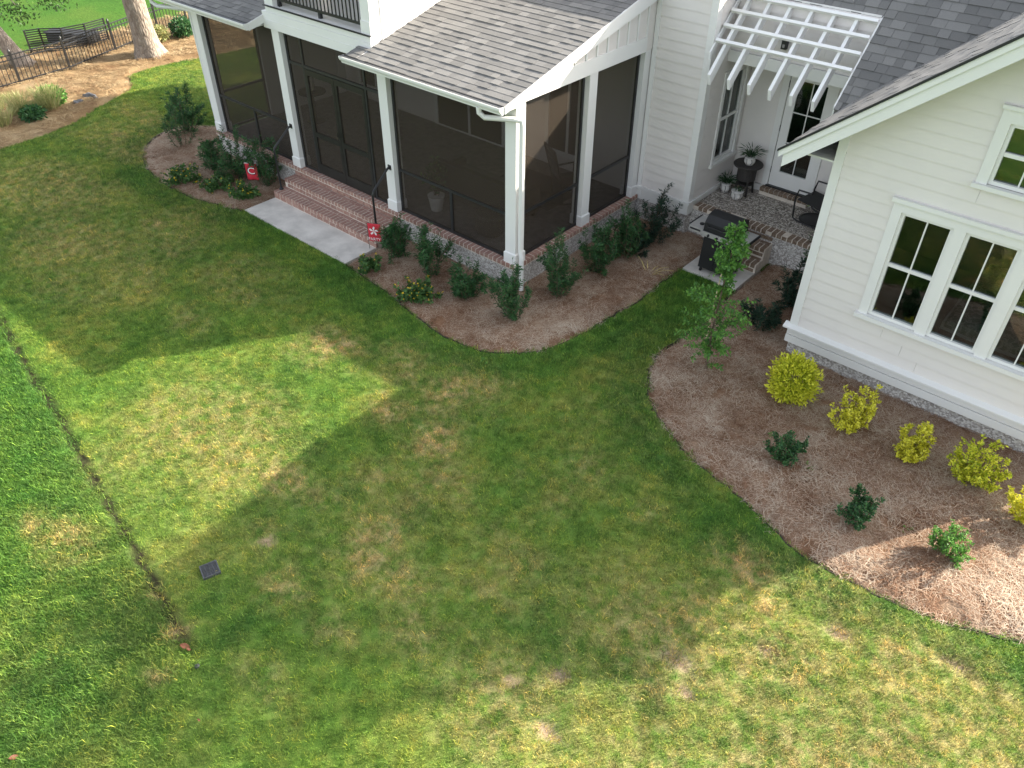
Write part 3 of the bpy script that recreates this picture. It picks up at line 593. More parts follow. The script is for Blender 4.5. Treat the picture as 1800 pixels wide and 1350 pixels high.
# block front, block side, entry walls
siding('wall', 'y', 3.73, .76, 4.75, lambda z: (.085, 1.04))
part('corner_board', BX(1.04, 1.172, 3.70, 3.73, .76, 4.75).box(1.151, 1.172, 3.73, 3.85, .76, 4.75), 'trim'); part('corner_board', BX(.002, .085, 3.70, 3.73, .56, 4.75), 'trim')
part('skirt_board', BX(.03, 1.165, 3.715, 3.76, .48, .60).box(.03, 1.168, 3.710, 3.76, .602, .70).box(1.131, 1.168, 3.761, 3.93, .48, .70), 'trim')
part('water_table', BX(.0, 1.20, 3.675, 3.73, .70, .757).box(1.15, 1.20, 3.731, 5.39, .70, .757).box(1.151, 1.170, 3.94, 5.39, .622, .699), 'trim')
siding('wall', 'x', 1.15, .76, 4.75, lambda z: (3.85, 5.40 if z < 3.2 else 9.0), [(4.37, 5.25, 1.25, 3.02)])
siding('wall', 'y', 5.40, .76, 3.24, lambda z: (1.16, 4.39), [(1.90, 2.83, .6, 3.0)])
siding('wall', 'y', 4.40, 3.44, 4.36, lambda z: (1.16, 3.56))
part('entry_ceiling', BX(1.16, 3.55, 4.41, 5.5, 3.241, 3.27).box(3.551, 4.39, 3.45, 5.5, 3.241, 3.27), 'trim')
part('entry_header', BX(1.155, 3.56, 4.345, 4.50, 3.245, 3.435), 'trim')
part('base_board', BX(1.2, 1.86, 5.36, 5.40, .622, .75), 'trim'); part('base_board', BX(2.88, 4.38, 5.36, 5.40, .622, .75), 'trim')
part('block_wall', BX(-9.0, 1.04, 3.86, 9.5, .5, 4.75), 'siding'); part('block_roof', MB().prism([(3.5, 4.75), (9.8, 4.75), (9.8, 4.88), (6.6, 6.3), (3.5, 4.88)], 'x', -9.4, 1.45), 'shingle')
# ---- windows
def window(mode, plane, u0, u1, z0, z1, zm, parent=H, cols=2, horiz=True, name='window', rec=.045):
    def P(a0, a1, d0, d1, c0, c1, m=None):
        m = m or MB()
        return m.box(a0, a1, plane+d0, plane+d1, c0, c1) if mode == 'y' else m.box(plane-d1, plane-d0, a0, a1, c0, c1)
    s = .045; m = MB()
    P(u0-s, u0, 0, .08, z0-s, z1+s, m); P(u1, u1+s, 0, .08, z0-s, z1+s, m); P(u0, u1, 0, .08, z1, z1+s, m); P(u0, u1, 0, .08, z0-s, z0, m)
    w_ = part(name, m, 'trim', parent)
    if horiz: part('meeting_rail', P(u0, u1, .012, .07, zm-.024, zm+.024), 'trim', w_)
    us = [u0+(u1-u0)*k/cols for k in range(cols+1)]
    rows = [(z0, zm-.024), (zm+.024, z1)] if horiz else [(z0, z1)]
    for (r0, r1) in rows:
        for k in range(cols):
            a0 = us[k]+(.0085 if k else 0); a1 = us[k+1]-(.0085 if k < cols-1 else 0)
            part('pane', P(a0, a1, rec, rec+.004, r0, r1), 'glass', w_)
        for k in range(1, cols): part('muntin', P(us[k]-.009, us[k]+.009, .022, .06, r0, r1), 'trim', w_)
    return w_, P
# wing front wall
ZW = lambda x: 3.46+.815*(min(x, 13.14-x)-3.86)
def wing_u(z):
    if z < 3.75: return (4.51, 8.63)
    d = (z-3.46)/.815; return (3.86+d+.02, 9.28-d-.02)
holes = [(5.41, 7.72, 1.22, 2.90), (6.23, 6.91, 3.50, 4.30)]
siding('wing_wall', 'y', 1.50, .61, 5.55, wing_u, holes)
for x0, x1 in ((5.47, 6.05), (6.29, 6.85), (7.09, 7.66)): wmid = window('y', 1.50, x0, x1, 1.30, 2.82, 2.075)
w2, P = window('y', 1.50, 6.29, 6.85, 3.56, 4.22, 3.895)
part('casing', BX(6.12, 6.245, 1.462, 1.50, 3.51, 4.42).box(6.895, 7.02, 1.462, 1.50, 3.51, 4.42).box(6.245, 6.895, 1.462, 1.50, 4.265, 4.42), 'trim', w2[0] if isinstance(w2, tuple) else w2)
part('sill', BX(6.09, 7.05, 1.42, 1.50, 3.455, 3.509), 'trim', w2); part('head_cap', BX(6.10, 7.04, 1.43, 1.50, 4.421, 4.465), 'trim', w2)
c = MB().box(5.30, 5.425, 1.462, 1.50, 1.25, 2.99).box(7.705, 7.83, 1.462, 1.50, 1.25, 2.99).box(5.425, 7.705, 1.462, 1.50, 2.865, 2.99).box(6.095, 6.245, 1.464, 1.56, 1.25, 2.865).box(6.895, 7.045, 1.464, 1.56, 1.25, 2.865)
part('casing', c, 'trim', wmid[0]); part('sill', BX(5.265, 7.865, 1.415, 1.53, 1.185, 1.249), 'trim', wmid[0]); part('head_cap', BX(5.27, 7.86, 1.425, 1.50, 2.991, 3.05), 'trim', wmid[0])
part('corner_board', BX(4.385, 4.51, 1.470, 1.50, .61, 3.76).box(4.385, 4.40, 1.501, 1.62, .61, 3.7), 'trim'); part('corner_board', BX(8.63, 8.755, 1.470, 1.50, .61, 3.76), 'trim')
part('skirt_board', BX(4.372, 8.765, 1.462, 1.53, .285, .412).box(4.38, 8.765, 1.488, 1.53, .412, .424).box(4.376, 8.765, 1.470, 1.53, .424, .540).box(4.38, 8.765, 1.488, 1.53, .540, .555), 'trim'); part('water_table', MB().prism([(1.50, .556), (1.395, .556), (1.395, .580), (1.50, .625)], 'x', 4.315, 8.82), 'trim')
part('wing_side_wall', BX(4.40, 4.48, 1.62, 9.4, .285, 3.7), 'siding'); part('wing_side_wall', BX(8.66, 8.74, 1.61, 9.4, .285, 3.7), 'siding')
# wing room seen through the glass
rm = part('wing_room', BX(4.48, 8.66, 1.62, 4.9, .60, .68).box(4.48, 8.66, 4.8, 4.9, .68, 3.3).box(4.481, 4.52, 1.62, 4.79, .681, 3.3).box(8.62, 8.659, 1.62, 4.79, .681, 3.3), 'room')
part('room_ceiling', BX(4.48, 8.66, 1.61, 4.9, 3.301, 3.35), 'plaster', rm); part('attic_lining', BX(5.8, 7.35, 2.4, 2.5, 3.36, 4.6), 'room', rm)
# wing roof
def wing_deck(sx):
    X = (lambda x: x) if sx > 0 else (lambda x: 13.14-x)
    return part('wing_roof', MB().prism([(X(3.86), 3.46-.09), (X(3.86), 3.46), (X(6.57), 5.669), (X(6.57), 5.579)], 'y', 1.03, 9.6), 'shingle')
wd = wing_deck(1); wing_deck(-1)
def rake(sx):
    X = (lambda x: x) if sx > 0 else (lambda x: 13.14-x)
    r = part('rake_fascia', MB().prism([(X(3.86), 3.19), (X(3.86), 3.455), (X(6.57), 5.664), (X(6.57), 5.40)], 'y', .998, 1.029), 'trim')
    part('rake_moulding', MB().prism([(X(3.80), 3.32), (X(3.80), 3.408), (X(6.57), 5.666), (X(6.57), 5.575)], 'y', .972, .9975), 'trim', r)
    part('rake_drip', MB().prism([(X(3.78), 3.395), (X(3.78), 3.43), (X(6.57), 5.71), (X(6.57), 5.668)], 'y', .955, .998), 'drip', r)
rake(1); rake(-1)
part('rake_soffit', MB().prism([(3.88, 3.20), (6.57, 5.41), (9.26, 3.20), (9.26, 3.23), (6.57, 5.44), (3.88, 3.23)], 'y', 1.03, 1.478), 'trim')
part('eave_fascia', BX(3.845, 3.8595, 1.03, 3.6, 3.26, 3.45), 'trim'); part('eave_soffit', BX(3.86, 4.39, 1.479, 5.0, 3.24, 3.265), 'trim')
# ---- link roof over the entry
ZL = lambda y: y-.05
def link_deck(x0, x1, y0, y1): return part('entry_roof', MB().prism([(y0, ZL(y0)-.10), (y1, ZL(y1)-.10), (y1, ZL(y1)), (y0, ZL(y0))], 'x', x0, x1), 'shingle')
ld = link_deck(3.575, 6.6, 3.33, 4.98); ld2 = link_deck(1.174, 3.5749, 4.43, 4.98)
part('link_back_roof', MB().prism([(4.981, 4.82), (4.981, 4.93), (8.4, 3.2), (8.4, 3.1)], 'x', 1.18, 6.6), 'shingle')
part('roof_edge_board', MB().prism([(3.33, 3.15), (4.42, 4.24), (4.42, 4.385), (3.33, 3.295)], 'x', 3.55, 3.574), 'trim')
part('roof_edge_board', BX(1.174, 3.549, 4.40, 4.4295, 4.34, 4.392), 'trim')
lat = part('lattice_ledger', MB().prism([(3.60, 3.44), (4.40, 4.24), (4.40, 4.36), (3.60, 3.56)], 'x', 1.173, 1.20), 'lattice')
rme = MB().prism([(3.33, 3.29), (3.385, 3.115), (4.395, 4.16), (4.395, 4.355)], 'x', -.027, .027).mesh('lattice_rafter'); rme.materials.append(MATS['lattice'])
for k in range(6): link('lattice_rafter', rme, None, H, (1.372+.369*k, 0, 0))
for k in range(4):
    y = 3.765+.197*k; part('lattice_purlin', MB().hexa([(1.20, y-.03, y-.072), (3.549, y-.03, y-.072), (3.549, y+.005, y-.037), (1.20, y+.005, y-.037), (1.20, y-.075, y-.027), (3.549, y-.075, y-.027), (3.549, y-.04, y+.008), (1.20, y-.04, y+.008)]), 'lattice')
lf = part('wall_lantern', BX(2.10, 2.19, 4.30, 4.379, 3.64, 3.78), 'black_metal'); part('bulb', BX(2.125, 2.165, 4.294, 4.299, 3.67, 3.72), 'plaster', lf); part('lantern_hood', BX(2.05, 2.23, 4.26, 4.379, 3.801, 3.82), 'black_metal', lf)
# ---- entry: door, side window, patio
d = MB().box(1.955, 2.125, 5.40, 5.445, .80, 2.95).box(2.665, 2.775, 5.40, 5.445, .80, 2.95).box(2.125, 2.665, 5.40, 5.445, .80, 1.10).box(2.125, 2.665, 5.40, 5.445, 2.85, 2.95)
dr = part('entry_door', d, 'trim')
for k in range(3):
    z0 = 1.10+k*.5835; z1 = z0+.5835
    for a0, a1 in ((2.125, 2.386), (2.404, 2.665)): part('pane', BX(a0, a1, 5.42, 5.424, z0+.009, z1-.009), 'glass', dr)
    if k: part('muntin', BX(2.125, 2.665, 5.408, 5.436, z0-.009, z0+.009), 'trim', dr)
part('muntin', BX(2.386, 2.404, 5.409, 5.435, 1.10, 2.85), 'trim', dr)
part('handle', BX(2.685, 2.755, 5.37, 5.399, 1.60, 1.70).box(2.695, 2.745, 5.37, 5.399, 1.78, 1.84).tube([(2.72, 5.36, 1.66), (2.61, 5.355, 1.66)], .012, 6), 'black_metal', dr)
for z in (1.05, 1.87, 2.7): part('hinge', BX(1.938, 1.954, 5.372, 5.399, z, z+.12), 'black_metal', dr)
part('casing', BX(1.83, 1.95, 5.365, 5.40, .76, 3.07).box(2.78, 2.88, 5.365, 5.40, .76, 3.07).box(1.95, 2.78, 5.365, 5.40, 2.96, 3.07), 'trim', dr); part('threshold', BX(1.93, 2.80, 5.33, 5.44, .775, .799), 'black_metal', dr)
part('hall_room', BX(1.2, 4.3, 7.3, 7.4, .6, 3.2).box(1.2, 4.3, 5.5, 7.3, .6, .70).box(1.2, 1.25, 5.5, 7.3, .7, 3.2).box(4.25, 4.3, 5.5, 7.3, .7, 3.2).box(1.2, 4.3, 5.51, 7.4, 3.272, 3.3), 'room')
sw, P = window('x', 1.15, 4.47, 5.15, 1.35, 2.92, 2.12)
part('casing', BX(1.151, 1.188, 4.35, 4.425, 1.30, 3.04).box(1.151, 1.188, 5.195, 5.27, 1.30, 3.04).box(1.151, 1.188, 4.425, 5.195, 2.965, 3.04), 'trim', sw); part('sill', BX(1.12, 1.215, 4.32, 5.30, 1.235, 1.299), 'trim', sw)
part('room_blind', BX(1.045, 1.05, 4.4, 5.2, 1.3, 3.0), 'bed_cloth', sw)
pat = part('patio_slab', BX(1.16, 4.40, 4.15, 5.39, .546, .618), 'aggregate')
pb = part('patio_border', BX(1.16, 4.40, 3.936, 4.149, .546, .619), 'mortar')
bricks(BRD, pb, (1.225, 4.035, .585), (1, 0), 31, .1028)
ds_ = part('door_sill_bricks', BX(1.87, 2.86, 5.235, 5.36, .619, .765), 'mortar'); bricks(BRD, ds_, (1.93, 5.315, .735), (1, 0), 10, .0985)
es = part('entry_steps', BX(1.85, 2.89, 3.638, 3.944, -.05, .411).box(1.85, 2.90, 3.358, 3.637, -.05, .211), 'mortar')
bricks(BRD, es, (1.91, 3.735, .378), (1, 0), 10, .1028); bricks(BRD, es, (1.91, 3.455, .178), (1, 0), 10, .1028); bricks(BRDS, es, (1.96, 3.89, .378), (1, 0), 5, .202); bricks(BRDS, es, (1.96, 3.605, .178), (1, 0), 5, .202)
bricks(BRDR, es, (1.96, 3.660, .29), (1, 0), 5, .202); bricks(BRDR, es, (1.96, 3.378, .09), (1, 0), 5, .202)
for z in (.46,): bricks(BRDR, es, (1.96, 3.955, .485), (1, 0), 5, .202)
# ---- shingles
SH = []
def shingles(deck, o, u, v, width, length, keep=lambda a, b: True, seed=1):
    r = random.Random(seed); u = Vector(u).normalized(); v = Vector(v).normalized(); n = u.cross(v).normalized(); o = Vector(o); k = 0
    while k*.143 < length-.02:
        a = -r.random()*.2
        while a < width-.03:
            wdt = r.choice((.13, .17, .21, .26, .32)); a0 = max(a, 0); a1 = min(a+wdt, width)
            if a1-a0 > .03 and keep((a0+a1)/2, k*.143+.07): SH.append((deck, o+u*((a0+a1)/2)+v*(k*.143), u, v, n, a1-a0-.004, min(.168, length-k*.143), r.choice((0., 0., .007)), r.random(), k))
            a += wdt
        k += 1
sv = Vector((0, 1, .26)).normalized()
L_ = math.hypot(4.07, 4.07*.26)
shingles(rd_r, (-3.285, -.372, ZR(-.372)+.002), (1, 0, 0), sv, 3.345, L_+.02, seed=2)
shingles(rd_r2, (-3.575, -.372, ZR(-.372)+.002), (1, 0, 0), sv, .285, .36, seed=3)
shingles(rd_l, (-10.22, -.372, ZR(-.372)+.002), (1, 0, 0), sv, 3.80, L_+.02, lambda a, b: not (a > 3.75 and b > .4), seed=4)
d45 = Vector((0, 1, 1)).normalized()
def lk_keep(x0):
    def f(a, b):
        x = x0+a; y = 3.31+b*.7071; return ZL(y) > ZW(x)-.02 or x < 3.8
    return f
shingles(ld, (3.572, 3.305, ZL(3.305)+.002), (1, 0, 0), d45, 3.0, 2.37, lk_keep(3.572), 5)
shingles(ld2, (1.176, 4.405, ZL(4.405)+.003), (1, 0, 0), d45, 2.39, .81, seed=6)
wv = Vector((1, 0, .815)).normalized(); wl_ = 2.71*math.hypot(1, .815)
shingles(wd, (3.835, 6.5, 3.46-.02), (0, -1, 0), wv, 5.54, wl_+.03, lambda a, b: (lambda x, y: y < 3.4 or min(ZL(y), 4.93-(y-4.98)*.5) < ZW(x)+.12)(3.835+b*.775, 6.5-a), 7)
P0 = np.array([s_[1] for s_ in SH]); vis = view_mask(P0, .0); dist = np.linalg.norm(P0-np.array(CAM), axis=1)
fac = np.array([abs((CAM-s_[1]).normalized().dot(s_[4])) for s_ in SH]); area = vis*fac*np.array([s_[5] for s_ in SH])/dist**2
own = set(np.argsort(-area)[:300].tolist())
def sh_hexa(m, s_, org):
    _, p, u, v, n, w_, l, lift, tint, k = s_; p = p-org; hu = u*w_/2
    b0, b1, t0, t1 = -.001, -.001, .011+lift, .002+lift*.3
    m.hexa([p-hu+n*b0, p+hu+n*b0, p+hu+v*l+n*b1, p-hu+v*l+n*b1, p-hu+n*t0, p+hu+n*t0, p+hu+v*l+n*t1, p-hu+v*l+n*t1])
rest = {}
for i, s_ in enumerate(SH):
    if i in own:
        m = MB(); sh_hexa(m, s_, Vector((0, 0, 0))); m.build('shingle', 'shingle', s_[0], at={'tint': [s_[8]]*8})
    else:
        m, tl = rest.setdefault(s_[0].name, (MB(), [])); sh_hexa(m, s_, Vector((0, 0, 0))); tl += [s_[8]]*8
for k, (m, tl) in rest.items():
    o = m.build('shingle_field', 'shingle', bpy.data.objects[k], at={'tint': tl}); o['kind'] = 'stuff'
# ------------------------------------------------------------------ paving
tag(MB().box(-6.21, -3.0, -1.37, -.61, -.08, .035).build('walkway_slab', 'concrete'), 'pale concrete slab at the foot of the brick steps', kind='structure')
tag(MB().box(1.81, 2.905, 2.66, 3.58, -.08, .045).build('grill_pad', 'concrete'), 'small concrete pad under the barbecue', kind='structure')
# ------------------------------------------------------------------ plants
def U(a, b): return RNG.uniform(a, b)
def shoots(n, h, spread, up_=.8, droop=0., r0=.04, minlen=.55):
    out = []
    for k in range(n):
        a = U(0, 6.283); t = math.sqrt(U(0, 1)); H_ = h*U(minlen, 1.)*(1-.38*t*t); R_ = t*spread*U(.8, 1.05); b = np.array([math.cos(a)*r0*t, math.sin(a)*r0*t, 0]); e = np.array([math.cos(a)*R_, math.sin(a)*R_, H_])
        c = b+(e-b)*.5+np.array([math.cos(a), math.sin(a), 0])*R_*.18+RNG.normal(size=3)*h*.05; q = np.linspace(0, 1, 9)[:, None]
        out.append((1-q)**2*b+2*q*(1-q)*c+q*q*e+RNG.normal(size=(9, 3))*.006)
    return out
def stems_obj(S, r, parent, mat='twig', name='stems'):
    m = MB()
    for P in S: m.tube([tuple(q) for q in P[::2]], [r, r*.85, r*.65, r*.45, r*.2][:len(P[::2])], 4, False)
    return m.build(name, mat, parent)
def leaves_on(S, per, L, W, start=.15, ang=.9, jit=.01, side=0., nside=0):
    P = []; D = []
    for Q in S:
        n = per; t = U(0, 1)*0+RNG.uniform(start, 1, n); i = np.clip((t*8).astype(int), 0, 7); f = t*8-i
        p = Q[i]*(1-f[:, None])+Q[i+1]*f[:, None]; ax = Q[i+1]-Q[i]; ax /= np.linalg.norm(ax, axis=1, keepdims=True)
        r = RNG.normal(size=(n, 3)); r -= ax*(r*ax).sum(1, keepdims=True); r /= np.linalg.norm(r, axis=1, keepdims=True)
        P.append(p+RNG.normal(size=(n, 3))*jit); D.append(ax*(1-ang*.5)+r*ang)
    P = np.concatenate(P); D = np.concatenate(D); n = len(P)
    return quad_leaves(P, D, L*RNG.uniform(.65, 1.2, n), W*RNG.uniform(.7, 1.2, n))
def side_twigs(S, k, l):
    out = list(S)
    for Q in S:
        for j in range(k):
            i = RNG.integers(2, 8); d = (Q[min(i+1, 8)]-Q[i-1]); d = d/np.linalg.norm(d)+RNG.normal(size=3)*.8; d /= np.linalg.norm(d); p = Q[i].copy(); L = l*U(.5, 1.1); P = []
            for q in range(9): P.append(p.copy()); d = d+np.array([0, 0, .09]); d /= np.linalg.norm(d); p = p+d*L/8
            out.append(np.array(P))
    return out
def podo(px, py, h, spread, lab, n=16, leaf='leaf_dark', per=62, name='evergreen_shrub', group='evergreen shrubs round the porch', L=.085, W=.017, k=2):
    h *= 1.22; spread *= .92; x, y = gpx(px, py); t = thing(name, lab, 'shrub', (x, y, 0), U(0, 6), group)
    S = side_twigs(shoots(n, h, spread, 1.0, 0, .08), k, h*.28); stems_obj(S, .008, t)
    V, F = leaves_on(S, per, L, W, .1, .95, .006); leaf_obj('foliage', V, F, leaf, t); return t
podo(330, 236, 1.0, .55, 'tall dark evergreen shrub at the far left end of the porch', 20, per=70)
podo(322, 262, 1.15, .30, 'leggy bare-stemmed shrub on the left curve of the bed', 9, per=45, k=1)
podo(374, 300, .80, .35, 'dark evergreen shrub left of the porch between leggy shrub and steps', 14)
podo(415, 316, 1.0, .50, 'spreading evergreen shrub against the left foundation, centre of three', 16)
podo(472, 330, 1.0, .38, 'upright evergreen shrub behind the left red flag beside the handrail', 15)
podo(703, 455, .85, .45, 'bushy evergreen shrub behind the right red flag', 17)
podo(757, 490, 1.15, .36, 'tallest spiky evergreen shrub below the right front screen', 15)
podo(822, 526, .75, .38, 'low rounded evergreen shrub between tall shrub and porch corner', 15)
podo(905, 563, .95, .48, 'evergreen shrub growing right at the porch corner downspout', 18)
podo(980, 525, 1.05, .36, 'evergreen shrub just round the porch corner on its right side', 16)
podo(1045, 480, .95, .38, 'evergreen shrub below the white post of the porch side', 16)
podo(1095, 455, 1.0, .42, 'bright-topped evergreen shrub beneath the rear side screen', 18)
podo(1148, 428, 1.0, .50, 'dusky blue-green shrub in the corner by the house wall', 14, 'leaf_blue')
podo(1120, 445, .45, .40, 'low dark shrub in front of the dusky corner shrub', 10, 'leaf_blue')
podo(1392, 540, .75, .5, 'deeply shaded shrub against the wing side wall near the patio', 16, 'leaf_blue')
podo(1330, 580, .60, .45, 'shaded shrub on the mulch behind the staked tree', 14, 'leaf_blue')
podo(1425, 480, .8, .4, 'small shaded shrub at the patio edge beside the wing', 10, 'leaf_dark')
def green_bush(px, py, h, r, lab):
    x, y = gpx(px, py); t = thing('green_shrub', lab, 'shrub', (x, y, 0), U(0, 6), 'small green shrubs in the wing bed')
    r *= .72; S = side_twigs(shoots(18, h*1.12, r, .75, .0, .03), 3, h*.34); stems_obj(S, .006, t)
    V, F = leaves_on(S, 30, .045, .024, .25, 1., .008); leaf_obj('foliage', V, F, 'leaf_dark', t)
green_bush(1372, 812, .48, .36, 'small dark green shrub in front of the round yellow shrub'); green_bush(1500, 916, .46, .38, 'middle small green shrub on the mulch below the wing'); 
x, y = gpx(1657, 985); t = thing('green_shrub', 'sunlit small green shrub at the edge of the wing shadow', 'shrub', (x, y, 0), 1, 'small green shrubs in the wing bed')
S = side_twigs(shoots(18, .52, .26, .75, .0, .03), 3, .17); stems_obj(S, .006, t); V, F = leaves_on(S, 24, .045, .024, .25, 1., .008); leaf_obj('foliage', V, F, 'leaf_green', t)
def yellow_ball(px, py, h, r, lab):
    x, y = gpx(px, py); t = thing('yellow_shrub', lab, 'shrub', (x, y, 0), 0, 'golden yellow shrubs under the wing windows')
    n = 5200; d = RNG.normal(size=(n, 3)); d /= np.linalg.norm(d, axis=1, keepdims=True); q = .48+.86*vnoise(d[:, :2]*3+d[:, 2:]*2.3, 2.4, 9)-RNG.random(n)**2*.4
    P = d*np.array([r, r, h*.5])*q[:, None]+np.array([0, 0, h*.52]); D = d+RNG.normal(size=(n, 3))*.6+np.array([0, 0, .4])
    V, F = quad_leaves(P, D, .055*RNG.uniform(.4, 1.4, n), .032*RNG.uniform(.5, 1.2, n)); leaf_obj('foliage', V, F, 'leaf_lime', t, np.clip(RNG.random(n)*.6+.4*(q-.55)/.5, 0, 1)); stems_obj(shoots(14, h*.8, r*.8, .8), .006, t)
def yellow_loose(px, py, h, r, lab, n=30, per=34):
    x, y = gpx(px, py); t = thing('yellow_shrub', lab, 'shrub', (x, y, 0), U(0, 6), 'golden yellow shrubs under the wing windows')
    r *= .74; S = side_twigs(shoots(n, h, r, .62, .0, .04, .45), 3, h*.22); stems_obj(S, .005, t)
    V, F = leaves_on(S, per, .046, .024, .25, 1., .008); leaf_obj('foliage', V, F, 'leaf_yellow' if px != 1703 else 'leaf_lime', t)
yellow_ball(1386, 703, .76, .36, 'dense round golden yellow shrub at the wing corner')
yellow_loose(1490, 758, .85, .52, 'spiky golden yellow shrub second from the wing corner')
yellow_loose(1590, 806, .66, .38, 'smallest upright golden yellow shrub, third from the wing corner', 26)
yellow_loose(1703, 848, .82, .56, 'wide sprawling golden yellow shrub, fourth from the wing corner', 32)
yellow_loose(1806, 922, .66, .46, 'golden yellow shrub cut by the right picture edge', 28)
def lantana(px, py, r, lab, n=26, fl=26):
    x, y = gpx(px, py); t = thing('flowering_plant', lab, 'plant', (x, y, 0), U(0, 6), 'yellow flowering plants in the beds')
    S = side_twigs(shoots(n, .34, r, .30, .0, .05, .6), 1, .16); stems_obj(S, .004, t, 'stem_green'); V, F = leaves_on(S, 24, .065, .04, .15, 1., .014); leaf_obj('foliage', V, F, 'leaf_lantana', t)
    P = []; D = []
    for k in range(fl):
        Q = S[RNG.integers(len(S))]; p = Q[RNG.integers(6, 9)]+np.array([0, 0, .03])
        for j in range(7): P.append(p+RNG.normal(size=3)*.007); D.append(np.array([math.cos(j*.9), math.sin(j*.9), .45]))
    V, F = quad_leaves(np.array(P), np.array(D), .020, .018); leaf_obj('blossoms', V, F, 'petal', t)
lantana(322, 322, .50, 'yellow flowering plant at the far left curve of the bed', 30, 40); lantana(385, 335, .40, 'flowering plant left of the red flag, few blooms', 24, 8); lantana(425, 350, .42, 'yellow flowering plant beside the concrete slab, left bed', 24, 22)
lantana(735, 526, .44, 'yellow flowering plant thick with blooms in the corner bed', 30, 46); lantana(650, 478, .26, 'small yellow flowering plant at the right end of the slab', 14, 14)
# wilted strap leaves
x, y = gpx(1138, 484); t = thing('wilted_bulb_leaves', 'yellowed strap leaves wilting on the mulch near the grill', 'plant', (x, y, .03))
m = MB()
for a, l in ((2.6, .36), (2.2, .25), (.5, .36), (.9, .3), (1.4, .2), (.1, .25)):
    d = Vector((math.cos(a), math.sin(a), .55)); p = Vector((.06*math.cos(a), .06*math.sin(a), 0)); m.bar(p, p+d*l*.6, .016, .003); m.bar(p+d*l*.6, p+d*l*.6+Vector((d.x, d.y, .05))*l*.5, .011, .003)
m.build('strap_leaves', 'dead_leaf', t)
# staked young tree
x, y = gpx(1240, 655); yt = thing('young_tree', 'slender young tree tied to a bamboo stake beside the lawn strip', 'tree', (x, y, 0))
def _op(px, py):
    r = rt*((px-900)/F_PX)+up*(-(py-675)/F_PX)+fw; b = Vector((x, y, 0)); n = Vector((CAM.x-x, CAM.y-y, 0)).normalized(); return tuple(CAM+r*((b-CAM).dot(n)/r.dot(n))-b)
tp = [(0, 0, 0)]+[_op(*q_) for q_ in ((1246, 610), (1258, 555), (1272, 500), (1286, 445), (1297, 396))]
MB().tube(tp, [.018, .016, .013, .011, .008, .004], 7).build('trunk', 'twig', yt)
TP = np.array(tp); ZT = TP[-1, 2]; S = []
for h0, h1, n, l in ((.06, .24, 18, .44), (.26, .54, 36, .62), (.58, .66, 6, .22), (.70, .90, 34, .28), (.90, .99, 8, .14)):
    for k in range(n):
        z = U(h0, h1)*ZT; b = np.array([np.interp(z, TP[:, 2], TP[:, 0]), np.interp(z, TP[:, 2], TP[:, 1]), z]); a = U(0, 6.283); d = np.array([math.cos(a), math.sin(a), U(-.05, .5)]); P = []; p = b.copy()
        for i in range(9): P.append(p.copy()); d = d/np.linalg.norm(d)+RNG.normal(size=3)*.1; p = p+d/np.linalg.norm(d)*l*U(.6, 1.1)/8
        S.append(np.array(P))
stems_obj(S, .005, yt, 'stem_green', 'branches'); V, F = leaves_on(S, 40, .06, .034, .12, 1., .02); leaf_obj('crown', V, F, 'leaf_green', yt)
x, y = gpx(1238, 612); st = thing('bamboo_stake', 'thin bamboo stake beside the young tree', 'stake', (x, y, 0)); MB().tube([(0, 0, -.02), (.0, .03, .75), (.02, .06, 1.5)], [.013, .012, .010], 7).build('cane', 'bamboo', st)
m = MB()
for z in (.4, .8, 1.2): m.lathe([(.0125, -.006), (.0165, 0), (.0125, .006)], (.004*z, .04*z, z), 8)
m.build('cane_nodes', 'bamboo', st)
# small weeds
for i, (px, py) in enumerate(((1420, 826), (1545, 880), (1592, 938), (1350, 770), (850, 640))):
    x, y = gpx(px, py); t = thing('weed', ['tuft of weeds below the small dark green shrub', 'weed tuft between the two yellow shrubs and bed middle', 'weed sprig left of the sunlit green shrub', 'tiny weed near the bed edge by the round yellow shrub', 'weed sprig in the lawn below the corner bed'][i], 'weed', (x, y, .02), 0, 'small weeds')
    S = shoots(5, .09, .09, .5, 0, .01); V, F = leaves_on(S, 9, .03, .016, .2, 1., .004); leaf_obj('leaves', V, F, 'leaf_green', t)
